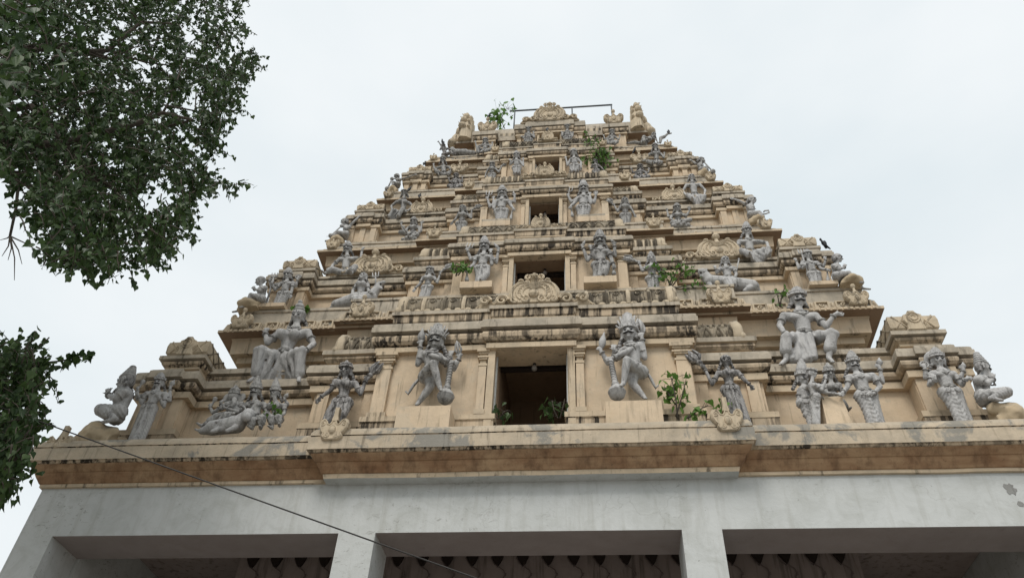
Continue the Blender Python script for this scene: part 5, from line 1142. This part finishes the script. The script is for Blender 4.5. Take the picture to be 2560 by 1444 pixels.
def tree_low():
    rnd = random.Random(5)
    e = empty('peepal_tree', (-8.6, -3.4, 0), 'smaller tree at the lower left, one leafy twig reaching toward the sage', 'tree', 'trees left of the tower'); R = e.location.copy()
    tr = MB(); base = V(e.location); top_ = at(-140, 1000, -2.6)
    limb(tr, [base, base.lerp(top_, .3)+V((.15, 0, 0)), base.lerp(top_, .7)+V((-.1, 0, 0)), top_], .22, .09)
    v = []; f = []; wood = MB()
    poly = [(-260, 800), (-40, 850), (20, 838), (95, 850), (112, 900), (125, 930), (118, 980), (98, 1030), (95, 1090), (85, 1125), (62, 1145), (50, 1180), (35, 1195), (0, 1205), (-260, 1240)]
    cl = crown_fill(rnd, poly, lambda x, y: -3.2, lambda x, y: -1.9, 700, wood, v, f, .078, -.5, top_, sparse=((60, 850, 45, .5), (110, 960, 30, .4)))
    def branch(pix, Y, n):
        pts = [at(x, y, Y) for x, y in pix]; limb(wood, [top_]+pts, .016, .004)
        for i in range(n):
            t = rnd.uniform(.25, 1)*(len(pts)-1); k = min(int(t), len(pts)-2); q = pts[k].lerp(pts[k+1], t-k)+rv(rnd)*.05
            side = rv(rnd); down = (V((0, 0, -1))+rv(rnd)*.8).normalized(); side = (side-down*side.dot(down)).normalized(); leaf(v, f, q, down, side, rnd.uniform(.07, .105), .3)
    branch([(20, 915), (90, 908), (150, 902), (200, 892), (234, 888)], -2.3, 36)
    branch([(30, 900), (70, 862), (98, 840)], -2.3, 14); branch([(60, 1030), (85, 1045), (100, 1070)], -2.3, 10); branch([(0, 1180), (20, 1210), (30, 1222)], -2.4, 9); branch([(-30, 1190), (-5, 1235), (4, 1258)], -2.4, 8)
    for t in ((30, 880), (40, 980), (20, 1080), (0, 1170), (20, 915)): limb(tr, bent(top_, at(*t, -2.4), rnd, 5, .1), .05, .014)
    for m in (tr, wood): m.v = [tuple(V(p)-R) for p in m.v]
    v = [tuple(V(p)-R) for p in v]
    tr.build('trunk', M_bark, e, True); wood.build('branch', M_bark, e, True, False); link('crown', leaf_mesh('crown', v, f, M_leaf), e)
def sprout(label, Y, stems, n, size, spread, mat=None, seed=1, name='peepal_sapling'):
    """self sown sapling rooted in a ledge; stems are lists of points"""
    rnd = random.Random(seed); P = [[at(x, y, Y+(q[0] if q else 0)) for x, y, *q in s] for s in stems]
    R = P[0][0]; e = empty(name, R, label, 'plant', 'saplings rooted in the ledges'); wood = MB(); v = []; f = []
    for s in P:
        s = [p-R for p in s]; limb(wood, s, .012, .004)
        for i in range(n):
            t = rnd.uniform(.2, 1.)**.8*(len(s)-1); k = min(int(t), len(s)-2); q = s[k].lerp(s[k+1], t-k); w = q+V((rnd.gauss(0, 1), rnd.gauss(0, .8), rnd.gauss(0, .7)))*spread
            wood.tube([q, q.lerp(w, .6)+V((0, 0, .02)), w], .003, 4)
            side = rv(rnd); side.z *= .4; down = (V((0, 0, -1))+rv(rnd)*.7).normalized(); side = (side-down*side.dot(down)).normalized(); leaf(v, f, w, down, side, size*rnd.uniform(.6, 1.1), .25)
    wood.build('stem', M_bark, e, True, False); link('leaves', leaf_mesh('leaves', v, f, mat or M_fresh), e)
tree_big(); tree_low()
sprout('tall bright green sapling beside the pedestal of the right club bearer', -.12, [[(1694, 1045), (1690, 1000), (1682, 960), (1678, 942)], [(1690, 1040), (1705, 990), (1715, 950)], [(1688, 1010), (1660, 965)]], 16, .105, .07, seed=3)
sprout('low green sapling spreading behind the post ornament, bottom ledge right', -.2, [[(1720, 1045), (1745, 1025), (1770, 1012)], [(1790, 1045), (1805, 1020), (1812, 1008)], [(1715, 1045), (1735, 1035)]], 10, .09, .06, seed=4)
sprout('small sapling in the left corner of the lowest doorway', .18, [[(1250, 1046), (1258, 1030), (1270, 1024)], [(1245, 1046), (1236, 1038)]], 8, .10, .07, seed=5, mat=M_leaf)
sprout('larger sapling in the right corner of the lowest doorway', .20, [[(1395, 1045), (1385, 1025), (1380, 1000)], [(1400, 1045), (1408, 1015), (1412, 996)], [(1385, 1040), (1362, 1030)]], 9, .11, .08, seed=6, mat=M_leaf)
sprout('little bush beside the four armed god, left of the second storey doorway', .86, [[(1140, 690), (1142, 670), (1132, 658)], [(1140, 690), (1150, 665), (1165, 660)], [(1145, 688), (1160, 670), (1172, 668)]], 14, .085, .07, seed=7)
sprout('bushy green sapling trailing over the tiger, second storey right', .92, [[(1672, 722), (1680, 690), (1650, 670), (1625, 668)], [(1675, 722), (1690, 680), (1705, 655)], [(1675, 722), (1700, 690), (1725, 675)], [(1680, 722), (1720, 712), (1760, 710)], [(1678, 720), (1665, 690), (1655, 672)]], 20, .08, .075, seed=8)
sprout('wispy sapling beside the crown of the large seated king', .95, [[(1950, 765), (1955, 735), (1965, 712)], [(1950, 765), (1944, 740), (1938, 722)]], 7, .085, .05, seed=9)
sprout('few broad leaves behind the bun of the large seated woman', 1.05, [[(752, 776), (742, 768), (735, 762)], [(755, 776), (765, 768), (772, 764)]], 5, .13, .03, seed=10)
sprout('tuft of green leaves at the chest of the seated queen', -.02, [[(690, 1040), (688, 1028), (680, 1016)], [(692, 1040), (694, 1026), (686, 1020)]], 8, .075, .05, seed=11)
sprout('dense green bush below the right roof turret, fourth storey right', 2.72, [[(1490, 440), (1492, 410), (1475, 360), (1478, 345)], [(1492, 440), (1500, 400), (1505, 375)], [(1492, 440), (1510, 405), (1520, 380)], [(1490, 440), (1478, 410), (1470, 395)], [(1492, 430), (1490, 390), (1485, 365)]], 62, .085, .10, seed=12)
sprout('slender dark sapling on the roof at the left end of the pipe rail', 3.9, [[(1244, 322), (1246, 295), (1240, 270)], [(1262, 322), (1252, 300), (1262, 275), (1275, 270)], [(1246, 300), (1230, 290)]], 26, .15, .17, seed=13)
# pipe rail on the roof
def rail():
    a = at(1283, 278, 4.2); b = at(1528, 262, 4.2); e = empty('pipe_rail', (a.x, 4.2, 20.2), 'thin grey steel pipe rail standing on the roof ridge', 'railing'); R = e.location
    z = (a.z+b.z)/2
    m = MB(); m.tube([V((a.x-.1, 4.2, z))-R, V((b.x+.03, 4.2, z))-R], .026, 8); m.build('pipe', M_metal, e, True)
    for x in (a.x+.05, at(1345, 272, 4.2).x, at(1430, 268, 4.2).x, b.x):
        q = MB(); q.tube([V((x, 4.2, 20.1))-R, V((x, 4.2, z-.02))-R], .02, 8); q.build('post', M_metal, e, True)
rail()
# slack cable crossing in front of the porch
m = MB(); ends = at(-420, 880, -3.0), at(0, 1017, -3), at(600, 1233, -3), at(1190, 1444, -3), at(2300, 1846, -3.0)
pts = []
for k in range(len(ends)-1):
    for i in range(12): pts.append(ends[k].lerp(ends[k+1], i/12))
m.tube(pts+[ends[-1]], .006, 6); tag(m.build('overhead_cable', M_wire, None, True), 'thin black overhead cable slanting across the white porch beam', 'cable')
# bulbs hanging in the doorways
def bulb(x, y, z, lab):
    e = empty('light_bulb', (x, y, z), lab, 'light bulb', 'bulbs hanging in the doorways')
    q = MB(); q.tube([(0, 0, 0), (0, 0, -.06)], .006, 6); q.lathe((0, 0, -.10), [(.014, 0), (.024, .01), (.024, .045), (.01, .05)], 10); q.build('socket', M_trimgap, e, True)
    q = MB(); q.lathe((0, 0, -.20), [(.012, 0), (.036, .02), (.042, .05), (.03, .08), (.018, .10)], 12); q.build('glass', M_bulb, e, True)
bulb(.02, .40, 8.90, 'unlit bulb hanging in the lowest doorway'); bulb(.08, 1.38, 11.86, 'unlit bulb hanging in the second storey doorway'); bulb(-.0, 2.2, 14.44, 'unlit bulb hanging in the third storey doorway')
# birds
def bird_mesh():
    b = MB(); b.cone((-.01, 0, .09), (.045, 0, .17), .05, .05, 10); b.cone((.045, 0, .18), (.065, 0, .25), .042, .03, 9); b.ell((.075, 0, .265), (.036, .032, .034)); b.cone((-.02, 0, .08), (-.11, 0, -.02), .04, .018, 9)
    b.cone((.10, 0, .265), (.135, 0, .255), .011, .004, 6, 1)
    for s in (-1, 1): b.cone((.02, s*.02, .08), (.03, s*.02, .0), .009, .008, 6, 1); b.ell((-.01, s*.042, .11), (.06, .018, .075))
    return fuse(b, .009)
BM = bird_mesh(); BM.materials.append(M_bird)
for px, py, Y, rz, sc, lab in ((2066, 622, 1.38, 160, 1.05, 'black bird on the right corner turret of the second storey'), (1672, 335, 3.2, 70, .8, 'black bird perched on the raised stucco trunk at the right'), (1106, 361, 3.3, 150, .95, 'black bird on the raised arm at the left roof corner'),
                               (1060, 414, 3.0, 80, .8, 'black bird on the left corner turret of the fourth storey'), (1222, 294, 3.42, 40, .9, 'black bird on the knob of the left roof turret'), (1368, 329, 2.70, 90, .8, 'dark pigeon on the knob in front of the topmost opening'),
                               (1452, 462, 1.84, 100, .8, 'dark pigeon beside the crown of the right trident god'), (1586, 383, 3.06, 20, .9, 'dark bird on the knob of the small fan ornament, fourth storey right'), (1022, 479, 2.3, 60, .8, 'dark pigeon behind the lounging woman, third storey left'), (1048, 496, 2.5, 100, .8, 'dark pigeon on the roof edge above the small fan ornament, third storey left')):
    e = link('bird', BM); e.location = at(px, py, Y); e.rotation_euler = (0, 0, math.radians(rz)); e.scale = (sc*.52, sc*.8, sc*.95); tag(e, lab, 'bird', 'dark birds perched on the tower')

# peeled patch on the porch beam, far right
def patch():
    rnd = random.Random(2); m = MB()
    for cx, cz, rx, rz in ((PX, PZ, .065, .085), (PX+.04, PZ-.19, .035, .04)):
        m.prism([(cx+rx*math.cos(t)*rnd.uniform(.6, 1.15), cz+rz*math.sin(t)*rnd.uniform(.6, 1.15)) for t in [k*.3307 for k in range(19)]], -.004, .003)
    m.build('peeled_patch', PATCH, tower)
_p = at(2525, 1222, 0); PX, PZ = _p.x, _p.z
PATCH = plaster('bare_cement', (.30, .30, .29), .6, .1)
patch()
# ------------------------------------------------------------------ ground, sky and sun
g = MB(); g.add([(-600, -600, 0), (600, -600, 0), (600, 600, 0), (-600, 600, 0)], [(0, 1, 2, 3)])
gm = NT('dusty_paving'); o_ = gm.coord(); gm_n = gm.noise(o_, .6, 6, .6)
M_ground = gm.done(gm.mix(gm_n, (.19, .175, .155), (.28, .26, .235)), .95)
tag(g.build('ground', M_ground), kind='structure')
w = bpy.data.worlds.new('World'); SC.world = w; w.use_nodes = True
t = w.node_tree; bg = t.nodes['Background']
sky = t.nodes.new('ShaderNodeTexSky'); sky.sky_type = 'NISHITA'; sky.sun_disc = False
SUN_EL, SUN_AZ = math.radians(54), math.radians(180)
sky.sun_elevation = SUN_EL; sky.sun_rotation = SUN_AZ; sky.air_density = 1.6; sky.dust_density = 4; sky.ozone_density = 1
tc = t.nodes.new('ShaderNodeTexCoord'); mp = t.nodes.new('ShaderNodeMapping'); mp.inputs['Scale'].default_value = (1, 1, 2.2)
nz = t.nodes.new('ShaderNodeTexNoise'); nz.inputs['Scale'].default_value = 1.7; nz.inputs['Detail'].default_value = 5; nz.inputs['Roughness'].default_value = .5
t.links.new(tc.outputs['Generated'], mp.inputs[0]); t.links.new(mp.outputs[0], nz.inputs['Vector'])
rp = t.nodes.new('ShaderNodeMapRange'); rp.inputs['From Min'].default_value = .35; rp.inputs['From Max'].default_value = .68
t.links.new(nz.outputs['Fac'], rp.inputs['Value'])
cl = t.nodes.new('ShaderNodeMix'); cl.data_type = 'RGBA'; cl.inputs[6].default_value = (7.1, 7.8, 8.1, 1); cl.inputs[7].default_value = (8.7, 9.0, 9.1, 1)
t.links.new(rp.outputs[0], cl.inputs[0])
mx = t.nodes.new('ShaderNodeMix'); mx.data_type = 'RGBA'; mx.inputs[0].default_value = .92      # a closed deck of bright thin cloud over the clear sky
t.links.new(sky.outputs[0], mx.inputs[6]); t.links.new(cl.outputs[2], mx.inputs[7]); t.links.new(mx.outputs[2], bg.inputs['Color'])
bg.inputs['Strength'].default_value = .085
sd = bpy.data.lights.new('sun', 'SUN'); sd.energy = 1.5; sd.angle = math.radians(22); sd.color = (1, .96, .9)
so = bpy.data.objects.new('sun', sd); COL.objects.link(so)
so.rotation_euler = (math.radians(90)-SUN_EL, 0, math.radians(-14))
SC.view_settings.view_transform = 'Standard'; SC.view_settings.look = 'None'; SC.view_settings.gamma = 1; SC.view_settings.exposure = .40
